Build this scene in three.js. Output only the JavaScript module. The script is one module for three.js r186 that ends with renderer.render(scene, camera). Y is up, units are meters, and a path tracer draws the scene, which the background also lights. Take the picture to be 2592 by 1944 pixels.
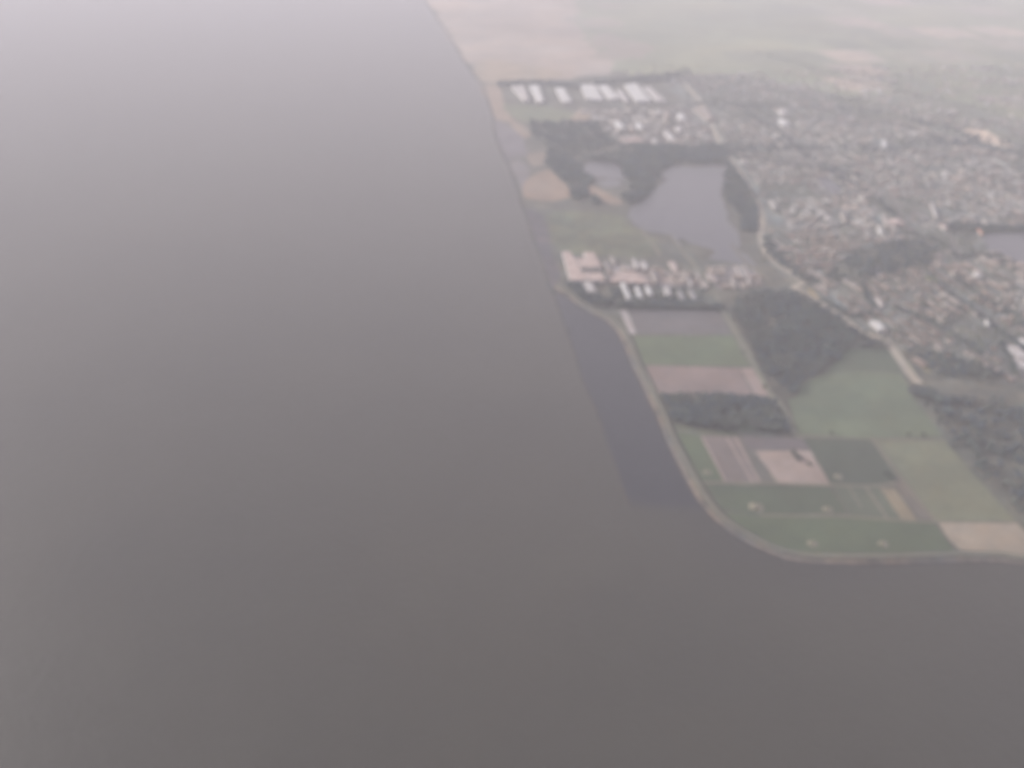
import * as THREE from 'three';
import { mergeGeometries } from 'three/addons/utils/BufferGeometryUtils.js';

// ---------------------------------------------------------------- camera, sky, sun, exposure
// A passenger looks down through an aircraft window, 900 m above a lake shore. x is east of the aircraft, -z straight ahead.
const scene = new THREE.Scene();
const camera = new THREE.PerspectiveCamera(42.49, 4 / 3, 1, 60000);
camera.position.set(0, 900, 0);
camera.rotation.set(-27.6905 * Math.PI / 180, 0, 0);
camera.focus = 10;                 // the lens was set near, so the far shore is a little soft
camera.userData.fStop = 0.5;
camera.updateMatrixWorld(true);
camera.updateProjectionMatrix();

const SUN = new THREE.Vector3(-0.76, 0.40, -0.52).normalize();
{ // a hazy, almost white sky: a smooth ramp from horizon to zenith
  const W = 64, H = 64, d = new Float32Array(W * H * 4);
  for (let r = 0; r < H; r++) {
    const e = Math.max(0, Math.sin(((r + 0.5) / H - 0.5) * Math.PI)), k = Math.pow(e, 0.6);
    for (let c = 0; c < W; c++) d.set([0.80 - 0.18 * k, 0.69 - 0.11 * k, 0.71 - 0.06 * k, 1], (r * W + c) * 4);
  }
  const t = new THREE.DataTexture(d, W, H, THREE.RGBAFormat, THREE.FloatType);
  t.mapping = THREE.EquirectangularReflectionMapping; t.magFilter = t.minFilter = THREE.LinearFilter; t.needsUpdate = true;
  scene.background = t; scene.environment = t;
  scene.backgroundIntensity = 1;
}
const sun = new THREE.DirectionalLight(new THREE.Color(1, 0.94, 0.87), 4.2);
sun.position.copy(SUN).multiplyScalar(6000).add(new THREE.Vector3(600, 0, -2200));
sun.target.position.set(600, 0, -2200);
sun.castShadow = true; sun.shadow.radius = 8; sun.shadow.mapSize.set(4096, 4096);
Object.assign(sun.shadow.camera, { left: -3500, right: 3500, top: 3500, bottom: -3500, near: 10, far: 14000 });
scene.add(sun, sun.target);
const renderer = new THREE.WebGLRenderer({ antialias: true });
renderer.toneMapping = THREE.LinearToneMapping;
renderer.toneMappingExposure = 1.66;
renderer.shadowMap.enabled = true;
scene.fog = new THREE.FogExp2(new THREE.Color(0.885, 0.90, 0.97), 1 / 10500);

// ---------------------------------------------------------------- survey of the place, in metres: [x, z]
const S = {
  shore: [[-5031.2,-35398.7],[-2008.9,-16408.2],[-1001.4,-10156.1],[-662.6,-7967.9],[-532.2,-7119.9],[-376.5,-6174.0],[-258.5,-5361.5],[-192.6,-4976.0],[-143.0,-4726.1],[-105.9,-4365.6],[-78.8,-4051.8],[-64.2,-3756.4],[-38.0,-3497.3],[-10.7,-3299.2],[5.9,-3134.2],[31.5,-2845.2],[41.3,-2742.9],[56.1,-2570.3],[70.1,-2443.1],[82.5,-2309.0],[89.1,-2226.2],[99.2,-2171.1]],
  mole: [[99.2,-2171.1],[122.2,-1926.4],[117.5,-1961.2],[132.2,-1837.2],[140.2,-1720.0],[153.2,-1628.5],[161.7,-1558.0],[167.1,-1487.8],[174.3,-1422.2],[178.3,-1375.9],[181.0,-1332.5],[187.0,-1293.8]],
  dyke: [[97.9,-2218.2],[114.8,-2190.6],[133.9,-2155.8],[157.0,-2099.9],[185.6,-2056.9],[211.0,-2022.1],[218.9,-1997.6],[231.4,-1954.7],[237.8,-1910.0],[242.5,-1852.0],[245.9,-1788.3],[255.4,-1717.3],[261.9,-1650.7],[267.5,-1602.1],[271.0,-1558.0],[273.3,-1509.2],[279.3,-1458.6],[286.0,-1402.7],[291.2,-1364.2],[302.7,-1301.4],[320.1,-1251.5],[346.0,-1212.7],[372.5,-1183.7],[402.5,-1163.6],[432.3,-1154.9],[473.3,-1152.5],[546.8,-1152.5],[621.6,-1155.7],[671.3,-1157.3],[719.4,-1154.9],[744.1,-1148.6],[825.6,-1130.9],[985.8,-1070.5]],
  mouth: [[192.9,-1251.2],[208.6,-1191.3],[249.3,-1113.1],[312.4,-1038.0],[404.5,-984.4],[552.8,-941.3],[727.9,-894.2]],
  mouthZ: -1319.0,
  fields: {
    paleStrip: [[245.6,-2073.9],[262.1,-2081.1],[269.5,-1949.5],[255.9,-1941.7]],
    greyField: [[265.1,-2077.5],[472.6,-2066.8],[475.3,-1943.0],[270.9,-1948.2]],
    greenBand: [[261.8,-1934.1],[476.2,-1937.9],[483.2,-1790.0],[268.8,-1799.6]],
    pinkField: [[271.9,-1793.4],[457.6,-1782.7],[464.4,-1657.2],[281.0,-1669.2]],
    pinkField2: [[459.8,-1781.0],[485.4,-1782.7],[491.8,-1662.2],[467.2,-1659.2]],
    woodFloor: [[285.7,-1668.2],[489.1,-1655.7],[500.6,-1623.7],[505.4,-1517.9],[406.4,-1530.2],[294.0,-1560.3]],
    clearing: [[410.7,-1562.5],[437.6,-1560.3],[437.2,-1537.7],[406.8,-1532.0]],
    verge: [[295.3,-1553.5],[405.7,-1526.7],[403.2,-1514.4],[295.9,-1542.2]],
    greenStrip: [[295.0,-1530.7],[334.6,-1514.8],[349.6,-1368.2],[314.4,-1370.2],[303.9,-1426.3]],
    brownField: [[336.7,-1514.8],[403.8,-1508.9],[407.8,-1365.2],[350.5,-1367.2]],
    brownField2: [[405.0,-1508.9],[447.3,-1464.5],[438.0,-1364.2],[409.2,-1365.2]],
    purpleField: [[407.3,-1511.3],[515.0,-1505.4],[517.5,-1466.7],[412.0,-1470.1]],
    palePink: [[420.8,-1463.4],[517.5,-1464.5],[521.9,-1359.2],[437.9,-1361.2]],
    darkGreen: [[517.6,-1504.3],[637.5,-1501.4],[640.8,-1381.9],[614.7,-1354.3],[523.6,-1358.2]],
    olive: [[642.1,-1497.3],[763.9,-1497.3],[780.6,-1255.0],[657.9,-1257.7]],
    meadow: [[524.2,-1647.2],[575.4,-1717.7],[622.2,-1754.8],[690.8,-1771.1],[779.0,-1760.6],[765.6,-1639.3],[767.4,-1511.1],[623.4,-1506.5],[510.8,-1521.2]],
    meadow2: [[699.1,-1870.6],[790.4,-1877.1],[782.8,-1767.6],[692.0,-1775.2],[629.1,-1760.6]],
    lowerGreen: [[317.3,-1358.2],[517.7,-1352.3],[526.4,-1276.1],[387.3,-1272.9],[367.4,-1278.3],[332.1,-1287.5]],
    strips1: [[523.3,-1352.3],[598.9,-1352.3],[604.0,-1260.3],[528.6,-1270.2]],
    straw: [[600.1,-1347.4],[623.6,-1346.4],[628.5,-1259.4],[604.6,-1260.3]],
    brownBit: [[629.2,-1364.2],[648.3,-1379.4],[652.8,-1264.8],[632.8,-1260.3]],
    lowest: [[325.5,-1280.6],[366.4,-1273.8],[386.3,-1268.4],[527.3,-1265.7],[602.2,-1255.0],[652.3,-1249.7],[656.2,-1174.8],[452.5,-1166.0],[383.4,-1187.8],[348.1,-1223.3]],
    stubble: [[658.8,-1250.6],[779.0,-1251.5],[787.9,-1196.0],[773.6,-1165.6],[703.4,-1174.8],[664.7,-1183.7],[657.4,-1206.4]],
    northGreen: [[107.7,-2789.1],[240.2,-2800.9],[315.0,-2777.5],[333.3,-2675.9],[387.8,-2550.0],[379.4,-2433.8],[181.2,-2443.1],[135.9,-2452.5],[100.4,-2675.9]],
    lawnFar: [[-29.4,-4264.5],[108.1,-4239.9],[249.5,-4120.5],[232.1,-3985.1],[61.4,-3920.3],[2.4,-4051.8]],
    tanFar: [[233.3,-4007.1],[291.4,-4215.5],[326.9,-4051.8],[278.7,-3931.0]],
    sandFar: [[-5031.2,-35398.7],[-2008.9,-16408.2],[-963.7,-10156.1],[-636.4,-7845.6],[-515.1,-7119.9],[-361.6,-6174.0],[-245.4,-5361.5],[-180.4,-4976.0],[-132.8,-4786.4],[96.8,-4771.2],[275.5,-4817.1],[537.7,-5076.0],[438.6,-5894.0],[427.2,-6933.9],[522.7,-9776.6],[1321.3,-35398.7]],
    greenFar: [[123.4,-9776.6],[302.7,-6933.9],[317.3,-5894.0],[394.9,-4992.4],[532.8,-5025.5],[1273.3,-6003.4],[1868.9,-6984.4],[2555.5,-9776.6],[7673.9,-35398.7],[2591.8,-35398.7]],
    sandSpot: [[-140.8,-5361.5],[105.0,-5215.2],[251.7,-4943.4],[97.1,-4786.4],[-126.9,-4786.4]],
    sandDune: [[50.5,-3139.9],[118.8,-3251.2],[151.7,-3139.9],[186.0,-2988.3],[157.8,-2923.5],[96.4,-2904.5],[43.8,-2936.3]],
    sandDune2: [[242.5,-3076.3],[269.7,-3041.9],[294.7,-2988.3],[326.5,-2936.3],[366.1,-2949.1],[380.0,-3041.9],[413.1,-3055.6],[426.5,-2988.3],[381.0,-2910.8],[305.5,-2873.4],[247.2,-2949.1]],
    sandShore: [[-136.3,-4696.5],[-78.4,-4696.5],[-29.2,-4239.9],[2.3,-4007.1],[64.7,-3816.4],[77.7,-3736.8],[39.4,-3679.0],[-17.5,-3941.7],[-68.0,-4007.1],[-98.9,-4289.4]],
    sandNorth: [[63.9,-3469.7],[148.5,-3486.9],[144.7,-3385.8],[77.9,-3289.8],[57.7,-3353.3]],
    ochre1: [[675.7,-2208.4],[693.8,-2216.8],[699.8,-2167.0],[688.2,-2146.8]],
    ochre2: [[707.7,-2221.0],[721.2,-2200.0],[721.3,-2142.8],[704.8,-2150.8]],
    ochre3: [[801.8,-1814.3],[810.5,-1808.2],[806.9,-1760.6],[797.3,-1763.5]],
    ochre4: [[826.2,-1799.1],[838.1,-1802.1],[840.3,-1757.7],[829.2,-1763.5]],
    heath: [[768.6,-1695.0],[803.9,-1702.0],[847.6,-1647.3],[988.7,-1620.9],[789.9,-1200.1],[783.7,-1255.9],[766.3,-1499.7],[770.5,-1637.3]],
    paleBeach: [[1735.7,-3833.4],[1816.1,-3813.2],[1816.9,-3544.2],[1771.4,-3556.9],[1712.2,-3661.0]],
    whiteStrip: [[1653.4,-3422.0],[1675.0,-3422.0],[1663.7,-3167.3],[1648.9,-3198.6]],
    farGreen: [[1370.9,-4382.2],[1811.4,-4534.1],[2075.7,-3916.1],[1917.9,-3582.4],[1625.5,-3742.7],[1458.4,-3946.4]],
    townGround: [[702.3,-4868.4],[1067.9,-4959.1],[1525.1,-4382.2],[1841.4,-3856.7],[1948.0,-3386.8],[1698.5,-2716.2],[1091.9,-1577.5],[974.9,-1714.9],[847.6,-1749.0],[801.5,-1877.1],[758.0,-2028.2],[691.9,-2259.7],[638.5,-2368.6],[677.2,-2492.7],[736.0,-2795.5],[743.2,-3433.9],[743.3,-4170.8]],
    outerGreen: [[1097.6,-5938.5],[1660.0,-6898.5],[2119.9,-9776.6],[5895.2,-35398.7],[26731.5,-35398.7],[2545.9,-2944.0],[1905.8,-3556.9],[1680.0,-4170.8],[1413.8,-4534.1],[1067.9,-4959.1],[843.6,-4959.1],[575.1,-4868.4],[538.4,-5076.8]],
    westTown: [[254.7,-4215.5],[553.7,-4167.5],[754.3,-4239.2],[744.5,-3506.8],[433.8,-3556.9],[370.6,-3586.1],[369.8,-3899.1]],
    yards: [[232.3,-2387.9],[363.3,-2334.8],[439.7,-2300.5],[477.2,-2214.2],[348.0,-2216.6],[234.9,-2232.7]],
    yards2: [[490.7,-2343.5],[557.3,-2361.1],[613.1,-2326.1],[609.4,-2226.2],[492.3,-2198.4]],
    mud: [[44.4,-2836.8],[92.1,-2754.3],[102.2,-2471.5],[118.8,-2283.6],[97.6,-2210.2],[86.1,-2326.1],[73.4,-2443.1],[57.3,-2632.8]],
    lagoon: [[-72.6,-3985.1],[-42.2,-3941.7],[39.6,-3698.1],[47.2,-3550.1],[54.7,-3445.8],[6.4,-3412.2],[-15.2,-3363.0],[-38.5,-3550.1],[-56.8,-3736.8]],
    lagoon2: [[-2.3,-3337.2],[23.5,-3369.5],[56.5,-3274.2],[50.5,-3139.9],[33.1,-3014.9],[18.1,-3139.9]],
    marsh: [[455.2,-2570.3],[487.9,-2520.1],[532.8,-2471.5],[503.2,-2415.3],[462.3,-2443.1]],
  },
  ponds: {
    bigLake: [[332.0,-2765.9],[381.9,-2885.8],[430.7,-2975.1],[470.3,-3069.4],[503.9,-3139.9],[487.4,-3198.4],[564.0,-3297.6],[612.1,-3282.0],[716.1,-3297.6],[668.3,-3041.9],[642.2,-2949.1],[641.6,-2885.8],[630.5,-2789.1],[616.4,-2697.9],[628.1,-2632.8],[598.8,-2471.5],[629.5,-2343.5],[570.4,-2378.9],[503.2,-2415.3],[480.0,-2471.5],[449.9,-2490.7],[437.6,-2590.8],[367.7,-2638.1]],
    pondWest: [[235.2,-3243.5],[248.1,-3313.3],[281.3,-3361.4],[354.9,-3321.3],[369.6,-3213.3],[373.8,-3154.4],[357.5,-3132.7],[306.8,-3154.4],[251.9,-3183.6]],
    pondWest2: [[271.0,-3111.4],[305.5,-3139.9],[354.6,-3104.3],[334.7,-3062.5],[290.5,-3055.6]],
    townPond: [[981.8,-3146.7],[1013.4,-3157.0],[1033.1,-3066.6],[1027.3,-2990.0],[983.3,-2990.0]],
    eastLake: [[1294.4,-2599.5],[1339.1,-2606.8],[1498.2,-2592.1],[1326.6,-2241.2],[1295.0,-2348.9],[1275.2,-2438.8],[1261.2,-2492.7]],
    stripPond: [[93.8,-3826.6],[150.5,-3796.2],[217.2,-3698.1],[169.7,-3679.0],[116.0,-3756.4]],
    smallPond: [[889.1,-2349.9],[935.7,-2359.2],[920.8,-2304.1],[881.2,-2304.1]],
  },
  woods: {
    woodBlock: [[287.5,-1664.2],[487.1,-1652.2],[497.6,-1621.3],[502.9,-1521.4],[437.1,-1526.7],[426.7,-1562.5],[412.0,-1558.0],[402.5,-1533.3],[296.1,-1558.9]],
    bigWood: [[524.0,-2134.8],[561.8,-2167.0],[616.7,-2187.5],[666.3,-2171.1],[703.6,-2134.8],[741.2,-1992.1],[767.8,-1919.8],[799.2,-1903.2],[788.9,-1808.2],[796.0,-1877.1],[701.1,-1877.1],[682.4,-1832.8],[635.8,-1784.1],[619.6,-1754.8],[577.7,-1726.1],[534.9,-1649.8],[503.3,-1665.7],[501.6,-1832.8],[504.1,-1964.1],[500.9,-2080.4]],
    heathWood: [[771.2,-1630.7],[866.4,-1630.7],[976.5,-1595.3],[797.8,-1216.9],[787.0,-1260.3],[770.3,-1498.5]],
    heathWood2: [[768.6,-1695.0],[801.3,-1695.0],[818.2,-1654.0],[931.3,-1634.0],[925.5,-1620.9],[803.0,-1630.7],[773.3,-1654.0]],
    rowWood: [[248.9,-2125.7],[364.3,-2118.3],[484.9,-2110.9],[490.2,-2078.2],[358.7,-2078.2],[248.1,-2087.6]],
    rowWood2: [[134.5,-2226.2],[156.1,-2234.3],[172.0,-2198.4],[181.6,-2163.5],[221.0,-2140.7],[248.2,-2118.3],[245.0,-2085.4],[194.2,-2096.3],[159.5,-2140.7]],
    shedWood: [[237.7,-2230.2],[347.2,-2210.2],[464.0,-2190.6],[465.9,-2118.3],[248.9,-2125.7],[224.9,-2186.7]],
    duneWood: [[113.7,-3361.4],[170.7,-3385.8],[237.8,-3353.3],[227.3,-3183.6],[263.1,-3168.9],[263.0,-3111.4],[241.0,-3083.3],[235.7,-2949.1],[271.0,-2910.8],[259.1,-2855.0],[223.8,-2885.8],[180.7,-2923.5],[186.8,-3001.5],[155.7,-3139.9]],
    duneWood2: [[239.3,-3377.6],[377.6,-3469.7],[544.9,-3402.3],[759.8,-3504.3],[726.3,-3329.2],[567.5,-3321.3],[475.1,-3198.4],[495.8,-3139.9],[458.4,-3069.4],[426.8,-2975.1],[367.9,-2861.1],[330.4,-2898.2],[386.9,-3069.4],[370.3,-3139.9],[372.2,-3198.4],[355.6,-3329.2],[281.9,-3369.5]],
    canalWood: [[386.9,-3566.2],[772.7,-3548.3],[737.2,-3385.8],[544.9,-3402.3],[388.1,-3486.9]],
    shoreWood: [[61.4,-3920.3],[229.9,-3941.7],[327.2,-3920.3],[375.1,-3586.1],[343.2,-3532.3],[135.3,-3363.0],[116.4,-3604.3],[77.7,-3736.8]],
    lakeWood: [[727.9,-3337.2],[747.7,-3329.2],[746.9,-3139.9],[743.0,-2936.3],[718.2,-2789.1],[672.2,-2611.7],[630.5,-2627.5],[666.0,-2731.5],[660.8,-2812.8],[646.4,-2910.8],[656.0,-3001.5],[690.2,-3139.9]],
    parkWood: [[688.4,-2607.3],[702.8,-2574.4],[702.3,-2510.6],[700.5,-2429.7],[723.3,-2280.3],[759.3,-2245.3],[711.8,-2236.7],[669.6,-2371.8],[662.2,-2490.0]],
    parkWood2: [[867.0,-2410.1],[992.9,-2510.6],[1096.8,-2552.8],[1122.5,-2469.6],[1064.9,-2371.8],[938.6,-2298.1],[840.0,-2245.3],[764.1,-2262.7]],
    northRow: [[-73.2,-4741.1],[126.2,-4771.2],[315.5,-4696.5],[572.7,-4846.2],[880.7,-5029.1],[865.8,-4936.1],[726.5,-4737.9],[558.7,-4716.8],[297.2,-4581.3],[94.9,-4667.2],[-60.3,-4638.2]],
    northTail: [[880.7,-5029.1],[1029.5,-5125.3],[1200.4,-5632.7],[1449.7,-5874.9],[1567.3,-5408.3],[1384.8,-5052.8],[1067.9,-4959.1],[862.2,-4913.3]],
    canalRow: [[433.8,-3556.9],[743.4,-3569.6],[1134.3,-3544.2],[1349.1,-3519.2],[1502.3,-3608.3],[1681.6,-3634.5],[1825.4,-3386.8],[1798.3,-3329.5],[1644.7,-3544.2],[1485.3,-3562.0],[1332.5,-3470.0],[1120.2,-3494.4],[718.4,-3433.9],[418.0,-3410.2]],
    lakeRow: [[1191.7,-2682.8],[1481.4,-2659.6],[1460.0,-2614.3],[1201.0,-2629.2]],
    farRow: [[1367.9,-4239.2],[1572.0,-4071.9],[1725.9,-3742.7],[1882.1,-3506.8],[1830.9,-3398.5],[1697.9,-3595.3],[1563.7,-3946.4],[1343.2,-4154.1]],
    cornerWood: [[877.3,-1870.6],[935.2,-1808.2],[976.9,-1749.0],[935.9,-1714.9],[877.7,-1731.8],[852.0,-1760.6],[826.5,-1845.3]],
  },
  roads: {
    fieldRoad: [11,[[457.9,-2415.3],[468.8,-2326.1],[474.9,-2218.2],[481.7,-2140.7],[480.3,-2077.5],[485.7,-1961.2],[492.3,-1802.5],[497.4,-1670.7],[505.8,-1640.8],[506.5,-1571.7],[508.2,-1515.7],[518.4,-1507.2]]],
    eastRoad: [19,[[802.7,-4695.9],[806.7,-4239.2],[758.6,-3582.4],[756.0,-3252.0],[737.8,-2898.8],[726.0,-2762.5],[684.3,-2592.1],[666.3,-2465.5],[678.7,-2361.4],[706.0,-2241.2],[681.0,-2216.8],[705.8,-2142.8],[744.0,-2020.9],[763.2,-1950.3],[796.2,-1919.8],[798.9,-1845.3],[795.7,-1766.4],[798.2,-1714.9]]],
    crossTrack: [6,[[313.4,-1364.2],[423.6,-1361.7],[521.8,-1356.7],[598.2,-1354.3],[631.9,-1364.2]]],
    lowTrack: [5,[[386.9,-1271.1],[480.8,-1268.4],[527.7,-1267.0],[603.1,-1257.7],[656.6,-1254.1],[783.3,-1252.3]]],
    oliveTrack: [5,[[636.9,-1499.7],[643.8,-1374.3],[656.6,-1254.1]]],
    midTrack: [5,[[506.9,-1514.8],[638.0,-1503.1],[765.2,-1500.8]]],
    row1: [4,[[337.3,-1511.3],[351.5,-1369.2]]],
    row2: [4,[[381.0,-1511.3],[396.5,-1364.2]]],
    row3: [4,[[395.9,-1511.3],[408.1,-1364.2]]],
    row4: [3,[[550.2,-1350.3],[552.6,-1292.1]]],
    row5: [5,[[577.7,-1350.3],[583.9,-1262.6]]],
    row6: [5,[[430.0,-1389.6],[436.6,-1364.2]]],
    street1: [9,[[1039.1,-2251.0],[1051.0,-2167.0],[1062.0,-2080.4],[1075.2,-1999.3],[1081.4,-1883.6]]],
    street2: [8,[[1162.1,-3437.7],[1167.7,-3234.4],[1149.5,-2885.3],[1124.5,-2734.3],[1122.5,-2469.6],[1146.9,-2390.8]]],
    street3: [8,[[958.1,-4104.4],[1043.4,-3798.9],[1110.9,-3252.0],[1160.1,-2881.2],[1210.8,-2667.3],[1168.9,-2438.8],[1174.1,-2288.1]]],
    causeway: [10,[[360.1,-2632.8],[380.2,-2490.7],[385.9,-2433.8]]],
    causeway2: [8,[[432.2,-2601.2],[447.0,-2471.5],[462.0,-2361.1]]],
    marshPath: [8,[[588.5,-2520.1],[599.1,-2378.9],[622.3,-2283.6],[630.7,-2250.5]]],
  },
  bld: {
    spine: [9,[[130.4,-2438.4],[152.2,-2438.4],[182.2,-2238.3],[140.6,-2238.3]]],
    armTop: [9,[[161.9,-2389.7],[190.1,-2389.7],[185.8,-2431.9],[212.8,-2428.2],[226.0,-2326.1],[171.5,-2326.1]]],
    armLow: [9,[[176.6,-2288.7],[222.6,-2283.6],[228.0,-2237.5],[183.7,-2237.5]]],
    annex: [8,[[173.8,-2226.2],[192.6,-2226.2],[200.1,-2166.5],[179.7,-2171.1]]],
    longShed: [8,[[260.6,-2296.2],[299.3,-2296.2],[332.6,-2238.3],[333.3,-2219.8],[237.9,-2232.7]]],
    slab1: [8,[[305.6,-2383.4],[315.5,-2386.1],[321.4,-2326.1],[311.2,-2324.4]]],
    slab2: [8,[[324.6,-2368.2],[339.2,-2370.0],[342.1,-2315.8],[328.0,-2313.3]]],
    slab3: [7,[[395.9,-2365.6],[415.0,-2365.6],[413.9,-2304.7],[403.6,-2309.0]]],
    slab4: [7,[[250.3,-2410.7],[258.6,-2413.4],[266.7,-2361.1],[259.2,-2359.4]]],
    slab5: [7,[[230.9,-2378.9],[238.0,-2378.9],[246.2,-2309.0],[238.9,-2307.3]]],
    slab6: [7,[[343.3,-2313.3],[352.7,-2313.3],[356.4,-2234.3],[345.5,-2232.7]]],
    shed1: [7,[[261.7,-2221.4],[273.1,-2221.4],[278.4,-2124.2],[267.9,-2124.2]]],
    shed2: [7,[[293.4,-2202.3],[304.2,-2202.3],[305.5,-2131.7],[294.4,-2131.7]]],
    shed3: [7,[[317.7,-2205.5],[328.6,-2205.5],[331.3,-2151.3],[319.9,-2154.3]]],
    shed4: [7,[[360.5,-2197.6],[375.6,-2194.5],[375.4,-2151.3],[362.9,-2154.3]]],
    shed5: [7,[[390.1,-2178.9],[400.2,-2178.9],[403.8,-2125.7],[392.4,-2127.2]]],
    shed6: [7,[[417.7,-2180.4],[429.5,-2180.4],[431.1,-2118.3],[420.0,-2121.2]]],
    shed7: [7,[[454.8,-2242.4],[470.0,-2242.4],[472.9,-2198.4],[462.4,-2198.4]]],
    shed8: [7,[[425.6,-2250.5],[432.4,-2250.5],[434.4,-2210.2],[428.4,-2210.2]]],
    slim0: [6,[[560.1,-2343.5],[564.5,-2343.5],[564.8,-2271.1],[559.5,-2269.5]]],
    slim1: [6,[[571.2,-2343.5],[575.6,-2343.5],[575.5,-2271.1],[570.3,-2269.5]]],
    slim2: [6,[[582.2,-2343.5],[586.6,-2343.5],[586.3,-2271.1],[581.0,-2269.5]]],
    lean0: [6,[[534.9,-2262.8],[540.4,-2262.8],[542.8,-2214.2],[536.5,-2212.6]]],
    lean1: [6,[[574.1,-2274.4],[579.6,-2274.4],[581.4,-2225.4],[575.0,-2223.8]]],
    lean2: [6,[[489.9,-2286.1],[495.5,-2286.1],[498.8,-2236.7],[492.4,-2235.1]]],
    lean3: [6,[[479.6,-2297.9],[485.2,-2297.9],[488.7,-2248.1],[482.3,-2246.4]]],
    lean4: [6,[[453.6,-2309.8],[459.2,-2309.8],[463.2,-2259.5],[456.8,-2257.9]]],
    hall1: [10,[[-3.0,-4603.9],[54.2,-4632.5],[78.7,-4314.5],[50.8,-4314.5]]],
    hall2: [11,[[76.9,-4621.0],[122.7,-4626.7],[138.7,-4274.4],[108.9,-4274.4]]],
    hall3: [11,[[194.6,-4564.4],[234.4,-4570.0],[256.8,-4274.4],[215.3,-4274.4]]],
    hall4: [11,[[312.0,-4638.2],[381.2,-4644.0],[394.4,-4304.4],[321.5,-4334.8]]],
    hall5: [11,[[390.9,-4621.0],[437.0,-4626.7],[467.0,-4334.8],[418.5,-4334.8]]],
    hall6: [12,[[511.9,-4632.5],[573.0,-4667.2],[595.4,-4284.4],[530.3,-4284.4]]],
    hall7: [10,[[593.1,-4592.6],[627.8,-4598.2],[660.0,-4289.4],[618.9,-4309.4]]],
    hall8: [10,[[467.6,-4525.6],[490.5,-4531.1],[504.2,-4289.4],[477.5,-4289.4]]],
    works1: [9,[[398.2,-3916.1],[425.3,-3916.1],[438.0,-3800.3],[408.9,-3796.2]]],
    works2: [9,[[481.5,-3890.7],[504.0,-3894.9],[504.6,-3788.2],[481.7,-3784.2]]],
    works3: [8,[[450.9,-3878.2],[465.5,-3878.2],[471.3,-3776.2],[454.2,-3772.3]]],
    works4: [8,[[513.9,-3641.3],[530.6,-3645.1],[532.1,-3586.1],[515.7,-3582.5]]],
    works5: [8,[[571.0,-3756.4],[589.9,-3756.4],[595.0,-3660.1],[580.6,-3656.3]]],
    works6: [8,[[395.9,-3660.1],[475.0,-3663.8],[480.8,-3595.2],[407.3,-3589.7]]],
    works7: [8,[[665.0,-4039.9],[696.1,-4055.8],[692.0,-3946.4],[658.8,-3940.3]]],
    works8: [8,[[745.9,-4164.1],[814.1,-4154.1],[805.7,-3946.4],[767.9,-3931.2]]],
    works9: [8,[[626.9,-3827.6],[651.7,-3833.4],[650.1,-3756.6],[625.8,-3751.0]]],
    works10: [8,[[579.1,-3728.8],[596.6,-3734.3],[602.0,-3634.5],[581.7,-3629.2]]],
    whiteHall: [9,[[790.8,-2000.7],[809.2,-1995.7],[811.1,-1948.9],[796.1,-1955.8]]],
    kiosk: [7,[[848.0,-2138.8],[855.9,-2141.2],[852.7,-2089.6],[846.0,-2089.6]]],
    bright1: [7,[[1049.5,-2006.4],[1056.0,-2009.3],[1050.9,-1983.6],[1045.1,-1982.2]]],
    bright2: [9,[[1035.9,-1867.4],[1056.8,-1867.4],[1059.8,-1808.2],[1032.8,-1814.3]]],
    bright3: [9,[[1021.9,-1808.2],[1040.8,-1802.1],[1040.3,-1754.8],[1019.1,-1772.3]]],
    bright4: [8,[[1078.6,-1906.5],[1087.6,-1904.5],[1089.0,-1877.1],[1079.3,-1877.1]]],
    farWhite1: [9,[[1051.3,-3946.4],[1086.4,-3946.4],[1076.6,-3850.9],[1045.7,-3850.9]]],
    farWhite2: [8,[[1092.8,-4120.8],[1122.0,-4120.8],[1116.6,-4039.9],[1087.9,-4039.9]]],
    school1: [9,[[1015.9,-2635.3],[1021.4,-2629.6],[1017.7,-2585.3],[1007.9,-2583.1]]],
    school2: [9,[[950.5,-2764.6],[960.0,-2770.7],[950.2,-2686.9],[940.1,-2684.6]]],
    school3: [8,[[897.6,-2740.3],[911.3,-2728.3],[908.5,-2698.6],[895.1,-2704.5]]],
    block1: [10,[[1059.5,-2722.3],[1067.9,-2724.7],[1054.9,-2652.3],[1047.4,-2650.0]]],
    block2: [10,[[1066.7,-2698.6],[1106.1,-2692.7],[1099.4,-2652.3],[1058.6,-2652.3]]],
    block3: [9,[[1245.0,-2852.7],[1253.6,-2856.5],[1219.9,-2724.7],[1211.4,-2722.3]]],
    block4: [9,[[1194.4,-2658.0],[1207.8,-2663.7],[1213.1,-2629.6],[1199.8,-2624.0]]],
    block5: [9,[[1144.3,-2298.1],[1156.7,-2296.3],[1152.7,-2267.1],[1139.6,-2267.1]]],
    block6: [9,[[772.5,-2885.3],[782.5,-2885.3],[778.1,-2808.0],[768.6,-2805.5]]],
    orange: [6,[[1290.0,-2624.0],[1298.3,-2626.3],[1290.2,-2585.3],[1282.7,-2583.1]]],
    farWhite3: [7,[[1362.0,-3634.5],[1376.3,-3634.5],[1339.6,-3519.2],[1320.6,-3519.2]]],
  },
  mounds: [[6,325.6,-1394.7],[9.5,384.6,-1294.4],[6.5,496.7,-1287.5],[6.5,449.0,-1198.9],[6,554.6,-1198.1],[6,541.0,-1381.9]],
  bushes: [[484.9,-1453.4],[485.9,-1443.6],[487.7,-1437.1],[490.0,-1431.7],[502.3,-1418.3],[504.7,-1414.6]],
  lone: [[546.9,-2136.2],[559.4,-2139.9],[623.5,-1384.5],[627.0,-1374.3],[705.3,-1512.0],[732.0,-1514.3],[570.5,-1518.9],[154.1,-2198.4],[162.6,-2190.6],[469.1,-2063.2],[481.5,-1849.0],[490.6,-1693.8]],
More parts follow.
